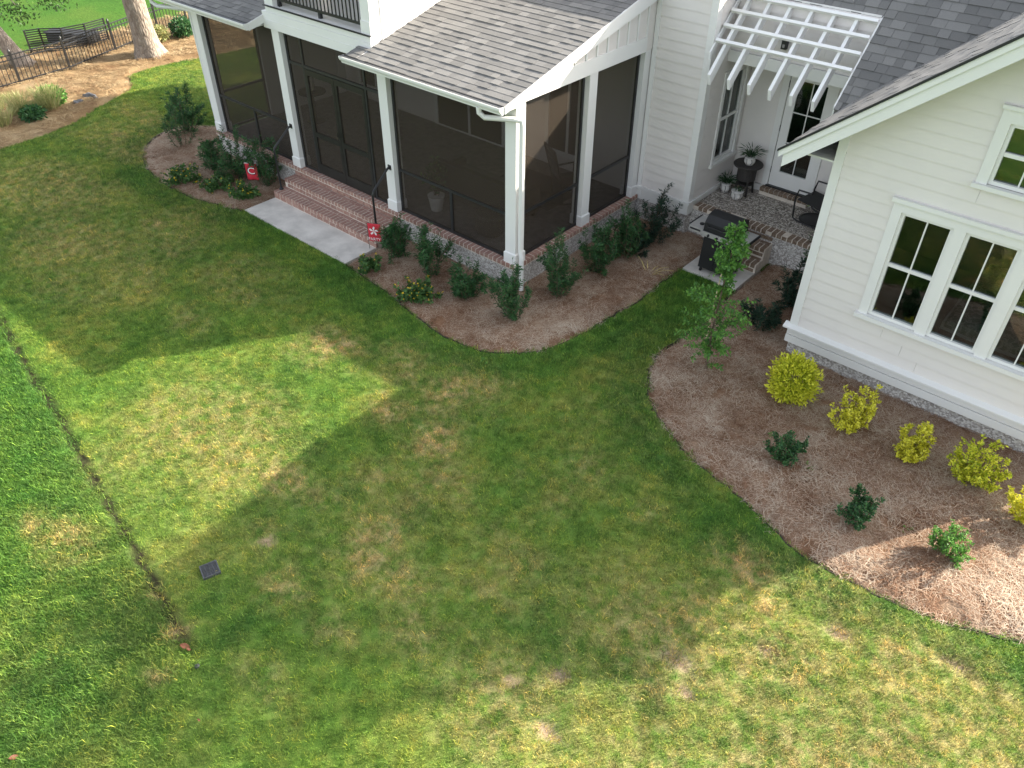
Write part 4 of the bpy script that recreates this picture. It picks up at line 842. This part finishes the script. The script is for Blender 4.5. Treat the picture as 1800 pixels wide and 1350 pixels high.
# ------------------------------------------------------------------ trees at the fence
def bigtree(px, py, r, lean, lab, crown_c, crown_r, low=None, name='tree', n=5200, at=None):
    x, y = at or gpx(px, py); t = thing(name, lab, 'tree', (x, y, 0), 0, None if at else 'tall trees beside the fence')
    P = [Vector((lean[0]*z/6, lean[1]*z/6, z)) for z in (-.05, .12, .35, .8, 1.6, 3, 4.6, 6.5, 8.5)]; rr = [r*1.75, r*1.45, r*1.2, r*1.05, r*.98, r*.92, r*.82, r*.6, r*.3]
    m = MB(); m.tube(P, rr, 20); v = np.array(m.v); a = np.arctan2(v[:, 1], v[:, 0]); fl = np.clip(1-v[:, 2]/.6, 0, 1); k = 1+.16*fl*np.sin(a*5+x)+.025*np.sin(a*11+v[:, 2]*3); v[:, 0] *= k; v[:, 1] *= k; m.v = [tuple(q) for q in v]
    m.build('trunk', 'bark', t, True)
    mb = MB(); tips = []
    for j in range(9):
        a_ = j*2.4; z = 4.2+.5*j; b = P[0].lerp(P[-1], min(1, z/8.5)); e = b+Vector((math.cos(a_)*2.2, math.sin(a_)*2.2, 1.2)); mb.tube([b, b.lerp(e, .5)+Vector((0, 0, .3)), e], [.09, .06, .03], 6); tips.append(e)
    if low:
        for lo in low:
            b = P[6]; e = Vector(lo); mb.tube([b, b.lerp(e, .5)+Vector((0, 0, .7)), e+Vector((0, 0, .25))], [.06, .035, .012], 6)
    mb.build('limbs', 'bark', t)
    C = []
    for j in range(60):
        d = RNG.normal(size=3); d /= np.linalg.norm(d); C.append(np.array(crown_c)+d*np.array(crown_r)*U(.35, 1.)**.5)
    C = np.array(C); idx = RNG.integers(0, len(C), n); Pp = C[idx]+RNG.normal(size=(n, 3))*.42; D = RNG.normal(size=(n, 3))
    if low:
        for lo in low:
            k = 90; Pp = np.vstack([Pp, np.array(lo)+RNG.normal(size=(k, 3))*np.array([.20, .20, .16])]); D = np.vstack([D, RNG.normal(size=(k, 3))+np.array([0, 0, -.6])])
    sz = np.where(np.arange(len(Pp)) < n, .22, .12); V, F = quad_leaves(Pp, D, sz*RNG.uniform(.6, 1.2, len(Pp)), sz*.45); leaf_obj('crown', V, F, 'leaf_tree', t)
def on_plane(px, py, base):   # height of a thing seen above a known ground point
    r = rt*((px-900)/F_PX)+up*(-(py-675)/F_PX)+fw; b = Vector((*base, 0)); n = Vector((CAM.x-b.x, CAM.y-b.y, 0)).normalized(); t = (b-CAM).dot(n)/r.dot(n); return CAM+r*t
b1 = gpx(45, 118); lows = [tuple(on_plane(px, py, b1)-Vector((*b1, 0))) for px, py in ((4, 2), (20, 14), (78, 0), (92, -4), (112, -12), (34, 26))]
bigtree(45, 118, .19, (-2.2, -1.9), 'leaning tree trunk beyond the iron fence with drooping leafy branch', (-1.5, -1, 9), (3, 3, 2.4), lows)
bigtree(265, 100, .31, (-.25, -.1), 'stout straight tree trunk on the near side of the iron fence', (0, 0, 10), (3.2, 3.2, 2.6))
bigtree(0, 0, .2, (.2, .1), 'leafy garden tree standing behind the gabled wing', (0, 0, 9.6), (1.6, 1.4, .8), None, 'tree', 1700, (12.0, 8.9))
# ornamental grasses, shrubs and rocks on the bank
def orn_grass(px, py, h, lab, n=190):
    x, y = gpx(px, py); t = thing('ornamental_grass', lab, 'grass clump', (x, y, 0), 0, 'feathery grass clumps on the fence bank'); a = RNG.uniform(0, 6.283, n); s = RNG.uniform(0, 1, n)**.7
    D = np.stack([np.cos(a)*s*.55, np.sin(a)*s*.55, np.ones(n)], 1); P = np.stack([np.cos(a)*s*.14, np.sin(a)*s*.14, np.zeros(n)], 1)
    V, F = quad_leaves(P, D, h*RNG.uniform(.6, 1.1, n), .014); V2, F2 = quad_leaves(P+D*h*.6, D+RNG.normal(size=(n, 3))*.35, h*.5, .012); leaf_obj('blades', np.vstack([V, V2]), np.vstack([F, F2+len(V)]), 'leaf_grass', t)
for px, py, h, l in ((8, 226, .5, 'feathery grass clump at the left picture edge'), (36, 205, .6, 'second feathery grass clump from the left edge'), (92, 195, .65, 'tallest feathery grass clump right of the others on the bank'), (66, 203, .4, 'short feathery grass clump in the middle of the row'), (0, 195, .4, 'pale feathery grass clump behind the leftmost one')): orn_grass(px, py, h, l)
def rockish(px, py, sx, sy, sz, lab):
    x, y = gpx(px, py); bm = bmesh.new(); bmesh.ops.create_icosphere(bm, subdivisions=3, radius=1)
    for v in bm.verts: k = 1+.22*math.sin(v.co.x*3+px)*math.cos(v.co.y*4)+.1*math.sin(v.co.z*7+v.co.x*5); v.co = Vector((v.co.x*sx*k, v.co.y*sy*k, v.co.z*sz*k))
    me = bpy.data.meshes.new('rock'); bm.to_mesh(me); bm.free(); o = link('rock', me, 'rock', None, (x, y, sz*.4)); tag(o, lab, 'rock', 'rocks on the bank'); o.rotation_euler = (0, 0, px*.1)
rockish(160, 173, .24, .12, .10, 'dark flat rock on the straw bank'); rockish(138, 183, .14, .10, .08, 'smaller dark rock left of the flat one on the bank')
def roundbush(px, py, h, r, lab, leaf='leaf_green', n=1500):
    x, y = gpx(px, py); t = thing('bank_shrub', lab, 'shrub', (x, y, 0)); d = RNG.normal(size=(n, 3)); d /= np.linalg.norm(d, axis=1, keepdims=True); P = d*np.array([r, r, h*.5])*(RNG.random((n, 1))**.4)+np.array([0, 0, h*.5])
    V, F = quad_leaves(P, d+RNG.normal(size=(n, 3))*.7, .09, .05); leaf_obj('foliage', V, F, leaf, t); stems_obj(shoots(8, h*.7, r*.7, .8), .01, t)
roundbush(324, 66, .62, .38, 'round clipped green shrub beyond the far porch column', 'leaf_dark'); roundbush(283, 75, .5, .3, 'grassy green clump beside the stout trunk', 'leaf_grass', 900); roundbush(95, 186, .5, .35, 'leafy green shrub among the feathery grasses', 'leaf_green', 900); roundbush(62, 212, .35, .3, 'low dark shrub at the foot of the feathery grasses', 'leaf_dark', 700)
# ------------------------------------------------------------------ iron fence
fp = [(-60, 178), (0, 161), (38, 150), (125, 125), (205, 92), (240, 78), (280, 60), (330, 45), (380, 30)]
fpts = [Vector((*gpx(a, b), 0)) for a, b in fp]
fence = thing('iron_fence', 'low black iron picket fence along the straw bank', 'fence', tuple(fpts[2])); o0 = fpts[2]
pk = MB().box(-.008, .008, -.008, .008, .05, .84).mesh('picket'); pk.materials.append(MATS['black_metal'])
ps = MB().box(-.028, .028, -.028, .028, 0, .92).lathe([(.035, .92), (.02, .96), (.003, .98)], (0, 0, 0), 8).mesh('post'); ps.materials.append(MATS['black_metal'])
for i in range(len(fpts)-1):
    a, b = fpts[i]-o0, fpts[i+1]-o0; L = (b-a).length; m = MB()
    for z in (.12, .70, .82): m.bar(a+Vector((0, 0, z)), b+Vector((0, 0, z)), .02, .028)
    m.build('rail', 'black_metal', fence); link('post', ps, None, fence, a); n = int(L/.115)
    for k in range(1, n): link('picket', pk, None, fence, a.lerp(b, k/n))
link('post', ps, None, fence, fpts[-1]-o0)
# black slatted screen enclosure beyond the fence
q = [Vector((*gpx(*p), 0)) for p in ((57, 97), (82, 93), (120, 92), (160, 84), (193, 74))]
en = thing('slatted_screen', 'black slatted screen panels standing behind the iron fence', 'screen', tuple(q[0])); o0 = q[0]; sme = {}
for i in range(4):
    a, b = q[i]-o0, q[i+1]-o0
    for e in ((a, b) if i == 3 else (a,)): MB().box(-.02, .02, -.02, .02, 0, .72).build('post', 'black_metal', en).location = e
    for k in range(11): MB().bar(a+Vector((0, 0, .06+.064*k)), b+Vector((0, 0, .06+.064*k)), .012, .03).build('slat', 'black_metal', en)
bxs = q[0].lerp(q[4], .55)+Vector((-.55, .25, 0)); ub = thing('utility_box', 'dark low box hidden behind the slatted screen', 'utility box', tuple(bxs), .5)
MB().box(-.8, .8, -.22, .22, 0, .30).build('cabinet', 'grill_black', ub); MB().box(-.84, .84, -.25, .25, .301, .33).build('lid', 'grill_black', ub)
# ------------------------------------------------------------------ drain, sprinkler, fallen leaves
x, y = gpx(370, 1004); dg = thing('drain_grate', 'square dark drain grate set in the lawn', 'drain', (x, y, .0), math.radians(-18)); dg.scale = (.68, .68, 1)
m = MB().box(-.15, .15, -.15, -.13, 0, .042).box(-.15, .15, .13, .15, 0, .042).box(-.15, -.13, -.13, .13, 0, .042).box(.13, .15, -.13, .13, 0, .042); m.build('rim', 'grate', dg)
for k in range(9): MB().box(-.117+.0275*k, -.106+.0275*k, -.13, .13, .01, .040).build('bar', 'grate', dg)
MB().box(-.13, .13, -.07, -.06, .005, .037).box(-.13, .13, -.005, .005, .005, .037).box(-.13, .13, .06, .07, .005, .037).build('cross_bars', 'grate', dg); MB().box(-.13, .13, -.13, .13, -.02, .003).build('sump', 'soil', dg)
x, y = gpx(347, 1172); sp = thing('sprinkler_head', 'small dark sprinkler head beside the lawn seam', 'sprinkler', (x, y, -.01)); sp.scale = (.75, .75, .75); MB().lathe([(.035, 0), (.035, .038), (.024, .046)], (0, 0, 0), 14).build('cap', 'grate', sp); MB().lathe([(.012, .046), (.012, .06), (.008, .064)], (0, 0, 0), 10).build('nozzle', 'black_metal', sp)
for i, (px, py, a) in enumerate(((327, 1140, .6), (28, 1335, 1.3), (334, 1146, .9), (352, 1270, .2))):
    x, y = gpx(px, py); L = (.11, .09, .05, .035)[i]; bm = bmesh.new(); vs_ = []
    for k in range(7):
        t = k/6; wdt = .28*L*math.sin(math.pi*min(1, t*.95+.03)); vs_.append((bm.verts.new((L*(t-.5), wdt, .012*math.cos(t*3))), bm.verts.new((L*(t-.5), 0, .0+.012*math.cos(t*3)-.006)), bm.verts.new((L*(t-.5), -wdt, .012*math.cos(t*3)))))
    for k in range(6):
        for j in range(2): bm.faces.new((vs_[k][j], vs_[k+1][j], vs_[k+1][j+1], vs_[k][j+1]))
    me = bpy.data.meshes.new('fallen_leaf'); bm.to_mesh(me); bm.free(); o = link('fallen_leaf', me, 'leaf_rust', None, (x, y, .05)); o.rotation_euler = (.15, .1, a)
    tag(o, ['large rust fallen leaf on the lawn seam', 'rust fallen leaf near the lower left picture corner', 'smaller rust leaf touching the large one on the seam', 'tiny rust leaf on the lawn below the sprinkler head'][i], 'leaf', 'fallen leaves')
# ------------------------------------------------------------------ garden flags
def text_mesh(s, size, mat, parent, loc, rot, sx=1.):
    c = bpy.data.curves.new('txt', 'FONT'); c.body = s; c.size = size; c.align_x = 'CENTER'; c.align_y = 'CENTER'; c.extrude = .0008
    o = bpy.data.objects.new('txt', c); COL.objects.link(o); dg_ = bpy.context.evaluated_depsgraph_get(); me = bpy.data.meshes.new_from_object(o.evaluated_get(dg_)); bpy.data.objects.remove(o)
    me.name = 'lettering'; k = link('lettering', me, mat, parent, loc); k.rotation_euler = rot; k.scale = (sx, 1, 1); return k
def flag(px, py, rz, lab, kind):
    x, y = gpx(px, py); t = thing('garden_flag', lab, 'flag', (x, y, 0), rz, 'red garden flags by the steps'); t.scale = (.84, .84, .84)
    MB().tube([(-.16, 0, -.05), (-.16, 0, .68), (-.14, 0, .70), (.17, 0, .70)], .006, 6).build('pole', 'black_metal', t)
    m = MB(); n = 9; W = .15
    for j in range(n+1):
        for i in range(n+1):
            u = -W+2*W*i/n; v = .695-.44*j/n; m.v.append((u+.006, -.012+.014*math.sin(i*.9+j*.25)*(j/n), v))
    for j in range(n):
        for i in range(n): a = j*(n+1)+i; m.f.append((a, a+1, a+n+2, a+n+1))
    fl = m.build('cloth', 'red_cloth', t, True); md = fl.modifiers.new('thick', 'SOLIDIFY'); md.thickness = .002
    if kind == 'C':
        text_mesh('C', .30, 'black_print', t, (.0, -.032, .50), (math.pi/2, 0, 0), 1.15); text_mesh('C', .245, 'white_print', t, (.0, -.036, .50), (math.pi/2, 0, 0), 1.15)
        MB().box(-.15, .16, -.012, -.008, .690, .712).build('hem', 'white_print', t)
    else:
        text_mesh('PARTY', .105, 'white_print', t, (.0, -.034, .315), (math.pi/2, 0, 0), .95); b = MB()
        for a in range(5):
            th = a*1.2566+.3; b.prism([(0, .52), (.10*math.cos(th-.3), .52+.10*math.sin(th-.3)), (.115*math.cos(th), .52+.115*math.sin(th)), (.07*math.cos(th+.35), .52+.07*math.sin(th+.35))], 'y', -.0345-.0004*a, -.0325-.0004*a)
        b.build('emblem', 'white_print', t)
flag(449, 332, math.radians(36), 'red garden flag with white letter C among the left shrubs', 'C'); flag(662, 441, math.radians(28), 'red garden flag with white lettering at the right handrail', 'P')
# ------------------------------------------------------------------ barbecue
g = thing('barbecue_grill', 'black gas barbecue with grey side shelves on a concrete pad', 'grill', (2.36, 2.98, .045), 0); g.scale = (.84, .9, .95)
MB().hexa([(-.36, -.26, .10), (.36, -.26, .10), (.36, .26, .10), (-.36, .26, .10), (-.33, -.25, .80), (.33, -.25, .80), (.33, .25, .80), (-.33, .25, .80)]).build('cabinet', 'grill_black', g)
cab = MB().box(-.30, -.008, -.272, -.262, .16, .76).box(.008, .30, -.272, -.262, .16, .76); cab.build('door_panels', 'grill_black', g)
MB().box(-.36, .36, -.30, .27, .801, .90).build('firebox', 'grill_black', g); MB().box(-.37, .37, -.33, -.301, .80, .885).build('control_panel', 'steel', g)
MB().prism([(-.28, .90), (-.27, 1.05), (-.16, 1.17), (.05, 1.20), (.24, 1.12), (.27, .90)], 'x', -.36, .36).build('hood', 'grill_black', g, False)
MB().tube([(-.26, -.28, 1.0), (-.26, -.33, 1.0), (.26, -.33, 1.0), (.26, -.28, 1.0)], .014, 8).build('hood_handle', 'grill_black', g)
for s_ in (-1, 1):
    x0, x1 = (-.70, -.37) if s_ < 0 else (.37, .66)
    sh = MB().box(x0, x1, -.27, .23, .875, .90).box(x0, x1, -.295, -.271, .80, .902).build('side_shelf', 'steel', g)
    MB().box(x0-.02 if s_ < 0 else x1, x0 if s_ < 0 else x1+.02, -.27, .23, .86, .915).build('shelf_end', 'grill_black', sh)
    if s_ < 0: MB().lathe([(.045, 0), (.05, .02), (.02, .035)], (-.50, -.12, .901), 14).build('burner_knob', 'grill_black', sh); MB().box(x0+.03, x1-.05, -.301, -.2955, .835, .87).build('print', 'black_print', sh)
for x in (-.2, 0, .2): MB().tube([(x, -.33, .84), (x, -.36, .84)], .025, 10).build('knob', 'grill_black', g)
for x in (-.31, .31):
    for y in (-.21, .21): MB().tube([(x-.015, y, .045), (x+.015, y, .045)], .045, 12).build('caster', 'black_metal', g); 
# ------------------------------------------------------------------ patio furniture and pots
def pot_plant(loc, r, h, lab, kind='spider', name='potted_plant', n=70, L=.30):
    t = thing(name, lab, 'potted plant', loc, U(0, 6), 'potted plants by the entry door')
    MB().lathe([(r*.62, 0), (r*.95, h*.35), (r, h*.6), (r*.92, h*.85), (r*1.02, h*.92), (r*1.02, h), (r*.9, h)], (0, 0, 0), 22).build('pot', 'pot_white', t, True)
    b = MB()
    for k in range(7): a = k*.9; b.tube([(r*.80*math.cos(a), r*.80*math.sin(a), h*.16), (r*1.012*math.cos(a+.12), r*1.012*math.sin(a+.12), h*.55), (r*.96*math.cos(a), r*.96*math.sin(a), h*.84)], .006, 5)
    b.build('pot_pattern', 'black_print', t); MB().lathe([(r*.88, h-.012), (r*.88, h-.004)], (0, 0, 0), 18).build('potting_soil', 'soil', t)
    a = RNG.uniform(0, 6.283, n); s = RNG.uniform(.1, 1, n); D = np.stack([np.cos(a)*s*1.2, np.sin(a)*s*1.2, np.ones(n)*.9], 1); P = np.stack([np.cos(a)*.03, np.sin(a)*.03, np.full(n, h-.01)], 1); Ls = L*RNG.uniform(.6, 1.1, n)
    Dn = D/np.linalg.norm(D, axis=1, keepdims=True); V, F = quad_leaves(P, D, Ls*.62, .02); V2, F2 = quad_leaves(P+Dn*Ls[:, None]*.55, Dn+np.array([0, 0, -.75]), Ls*.55, .016); leaf_obj('leaves', np.vstack([V, V2]), np.vstack([F, F2+len(V)]), 'pot_leaf', t)
pt = thing('patio_side_table', 'round black wicker table in the corner beside the entry door', 'table', (1.62, 5.06, .62))
MB().lathe([(.0, .575), (.27, .575), (.285, .59), (.285, .61), (.27, .622), (.0, .622)], (0, 0, 0), 28).build('table_top', 'wicker', pt, False)
for k in range(4): a = k*1.5708+.78; MB().tube([(.17*math.cos(a), .17*math.sin(a), .575), (.15*math.cos(a), .15*math.sin(a), .3), (.19*math.cos(a), .19*math.sin(a), .0)], .022, 8).build('leg', 'wicker', pt)
MB().lathe([(.16, .20), (.165, .21), (.16, .22)], (0, 0, 0), 20).build('lower_shelf', 'wicker', pt); MB().lathe([(.175, .30), (.185, .30), (.185, .56), (.175, .56)], (0, 0, 0), 22).build('apron', 'wicker', pt)
pot_plant((1.66, 5.00, 1.243), .11, .16, 'white patterned pot of arching leaves on top of the black table'); pot_plant((1.33, 4.86, .62), .10, .19, 'white patterned pot with bushy plant left of the black table', n=90, L=.26); pot_plant((1.66, 4.72, .62), .12, .18, 'white patterned pot on the floor before the black table', n=30, L=.12)
ch = thing('patio_chair', 'dark sling patio chair half hidden by the wing corner', 'chair', (3.22, 4.90, .62), math.radians(-10))
for y in (-.30, .30):
    MB().tube([(-.02, y, .62), (-.30, y, .60), (-.34, y, .42), (-.30, y, .05), (-.2, y, .018), (.32, y, .018), (.36, y, .06)], .017, 8).build('arm_leg', 'black_metal', ch); MB().tube([(.32, y, .05), (.24, y, .40), (.40, y, 1.02)], .016, 8).build('back_post', 'black_metal', ch)
MB().hexa([(-.30, -.28, .40), (-.30, .28, .40), (.24, .28, .36), (.24, -.28, .36), (-.30, -.28, .415), (-.30, .28, .415), (.24, .28, .375), (.24, -.28, .375)]).build('seat', 'grill_cover', ch); MB().hexa([(.235, -.28, .38), (.235, .28, .38), (.25, .28, .375), (.25, -.28, .375), (.385, -.28, 1.0), (.385, .28, 1.0), (.40, .28, .995), (.40, -.28, .995)]).build('backrest', 'grill_cover', ch)
MB().tube([(.385, -.30, .99), (.41, -.2, 1.03), (.41, .2, 1.03), (.385, .30, .99)], .016, 8).build('top_rail', 'black_metal', ch)
MB().lathe([(.26, 0), (.29, .012), (.26, .024), (.23, .012)], (-.02, 0, .001), 26).build('swivel_ring', 'black_metal', ch)
# ------------------------------------------------------------------ on the porch (seen through the screens)
tag(MB().box(-2.6, -.9, 2.0, 3.2, .531, .545).build('porch_rug', 'rug'), 'dark rectangular rug on the screened porch floor', 'rug')
sf = thing('porch_sofa', 'dark wicker sofa inside the screened porch, its back to the lawn', 'sofa', (-1.9, 1.35, .53))
MB().box(-.95, .95, -.38, .38, .12, .40).build('base', 'wicker', sf); MB().box(-.95, .95, -.40, -.28, .401, .82).build('backrest', 'wicker', sf)
for s_ in (-1, 1): MB().box(s_*.95-.06, s_*.95+.06, -.39, .38, .12, .62).build('arm', 'wicker', sf)
for s_ in (-.45, .45): MB().box(s_-.42, s_+.42, -.26, .36, .402, .52).build('cushion', 'cushion', sf)
for x in (-.9, .9):
    for y in (-.33, .33): MB().box(x-.03, x+.03, y-.03, y+.03, 0, .119).build('leg', 'wicker', sf)
rc = thing('rocking_chair', 'dark rocking chair with pale slatted back behind the porch side screen', 'chair', (-.95, 2.65, .53), math.radians(60))
for y in (-.27, .27):
    MB().tube([(.40, y, .06), (.15, y, .022), (-.15, y, .022), (-.45, y, .09)], .018, 6).build('rocker', 'wicker', rc); MB().tube([(.24, y, .03), (.24, y, .62), (-.24, y, .60)], .02, 6).build('arm', 'wicker', rc); MB().tube([(-.20, y, .03), (-.22, y, .42), (-.40, y, 1.12)], .02, 6).build('back_post', 'wicker', rc)
MB().box(-.22, .27, -.26, .26, .40, .43).build('seat', 'wicker', rc)
for k in range(5): z = .52+.13*k; x = -.22-.18*(z-.42)/.7; MB().box(x-.008, x+.008, -.25, .25, z, z+.075).build('back_slat', 'cushion', rc)
ps_ = thing('porch_plant', 'leafy plant in a pale pot on the porch behind the right front screen', 'potted plant', (-2.55, .62, .53))
MB().lathe([(.11, 0), (.16, .28), (.17, .30), (.15, .30)], (0, 0, 0), 18).build('pot', 'pot_white', ps_); S = shoots(14, .9, .35, .8); stems_obj([q_+np.array([0, 0, .28]) for q_ in S], .006, ps_); V, F = leaves_on([q_+np.array([0, 0, .28]) for q_ in S], 14, .12, .05, .2, 1., .01); leaf_obj('foliage', V, F, 'leaf_dark', ps_)
ot = thing('ottoman', 'dark round ottoman near the porch corner column', 'ottoman', (-1.15, .65, .53)); MB().lathe([(.26, .05), (.30, .08), (.30, .36), (.27, .42), (.0, .43)], (0, 0, 0), 24).build('body', 'wicker', ot); MB().lathe([(.22, 0), (.22, .05)], (0, 0, 0), 20).build('base', 'black_metal', ot)
rt_ = thing('porch_side_table', 'small round table with lantern behind the left front screen', 'table', (-7.9, 1.9, .53)); MB().lathe([(.0, .68), (.32, .68), (.32, .71), (.0, .71)], (0, 0, 0), 24).build('table_top', 'black_metal', rt_); MB().tube([(0, 0, .02), (0, 0, .68)], .03, 8).build('stem', 'black_metal', rt_); MB().lathe([(.22, 0), (.20, .02), (.04, .04)], (0, 0, 0), 20).build('foot', 'black_metal', rt_)
ln = thing('lantern', 'pale candle lantern standing on the porch side table', 'lantern', (-7.9, 1.9, 1.24)); MB().lathe([(.10, 0), (.10, .02)], (0, 0, 0), 16).build('base', 'black_metal', ln); MB().lathe([(.045, .021), (.045, .25)], (0, 0, 0), 14).build('candle', 'bulb', ln); MB().lathe([(.12, .36), (.10, .39), (.03, .44)], (0, 0, 0), 16).build('cap', 'black_metal', ln)
m = MB()
for k in range(4): a = k*1.5708; m.tube([(.09*math.cos(a), .09*math.sin(a), .02), (.09*math.cos(a), .09*math.sin(a), .36)], .007, 5)
m.build('cage', 'black_metal', ln)
# bed inside the wing
bd = thing('bed', 'bed with pale pillows and leafy quilt seen through the wing windows', 'bed', (7.3, 3.0, .68))
MB().box(-1.0, 1.3, -.95, .95, 0, .35).build('frame', 'wood_floor', bd)
def puff(name, x0, x1, y0, y1, z0, z1, mat):
    bm = bmesh.new(); bmesh.ops.create_cube(bm, size=1); bmesh.ops.subdivide_edges(bm, edges=bm.edges, cuts=5, use_grid_fill=True)
    for v in bm.verts:
        k = (1-(2*v.co.x)**4*.35)*(1-(2*v.co.y)**4*.35); v.co = Vector(((x0+x1)/2+v.co.x*(x1-x0), (y0+y1)/2+v.co.y*(y1-y0), (z0+z1)/2+v.co.z*(z1-z0)*k))
    me = bpy.data.meshes.new(name); bm.to_mesh(me); bm.free(); me.polygons.foreach_set('use_smooth', [True]*len(me.polygons)); return link(name, me, mat, bd)
def m_quilt():
    m, t, p, o = _new('quilt'); n = noise(t, 9, 3, .6); lk(t, ramp(t, n, [(.42, (.10, .17, .15)), (.5, (.42, .46, .42)), (.56, (.14, .22, .19))]), p.inputs['Base Color']); p.inputs['Roughness'].default_value = .95; MATS['quilt'] = m
m_quilt()
puff('mattress', -1.0, 1.3, -.95, .95, .351, .62, 'bed_cloth'); puff('quilt', -.95, .75, -1.02, 1.02, .45, .70, 'quilt'); puff('pillow', .75, 1.25, -.85, -.1, .62, .86, 'quilt'); puff('pillow', .75, 1.25, .1, .85, .62, .86, 'quilt')
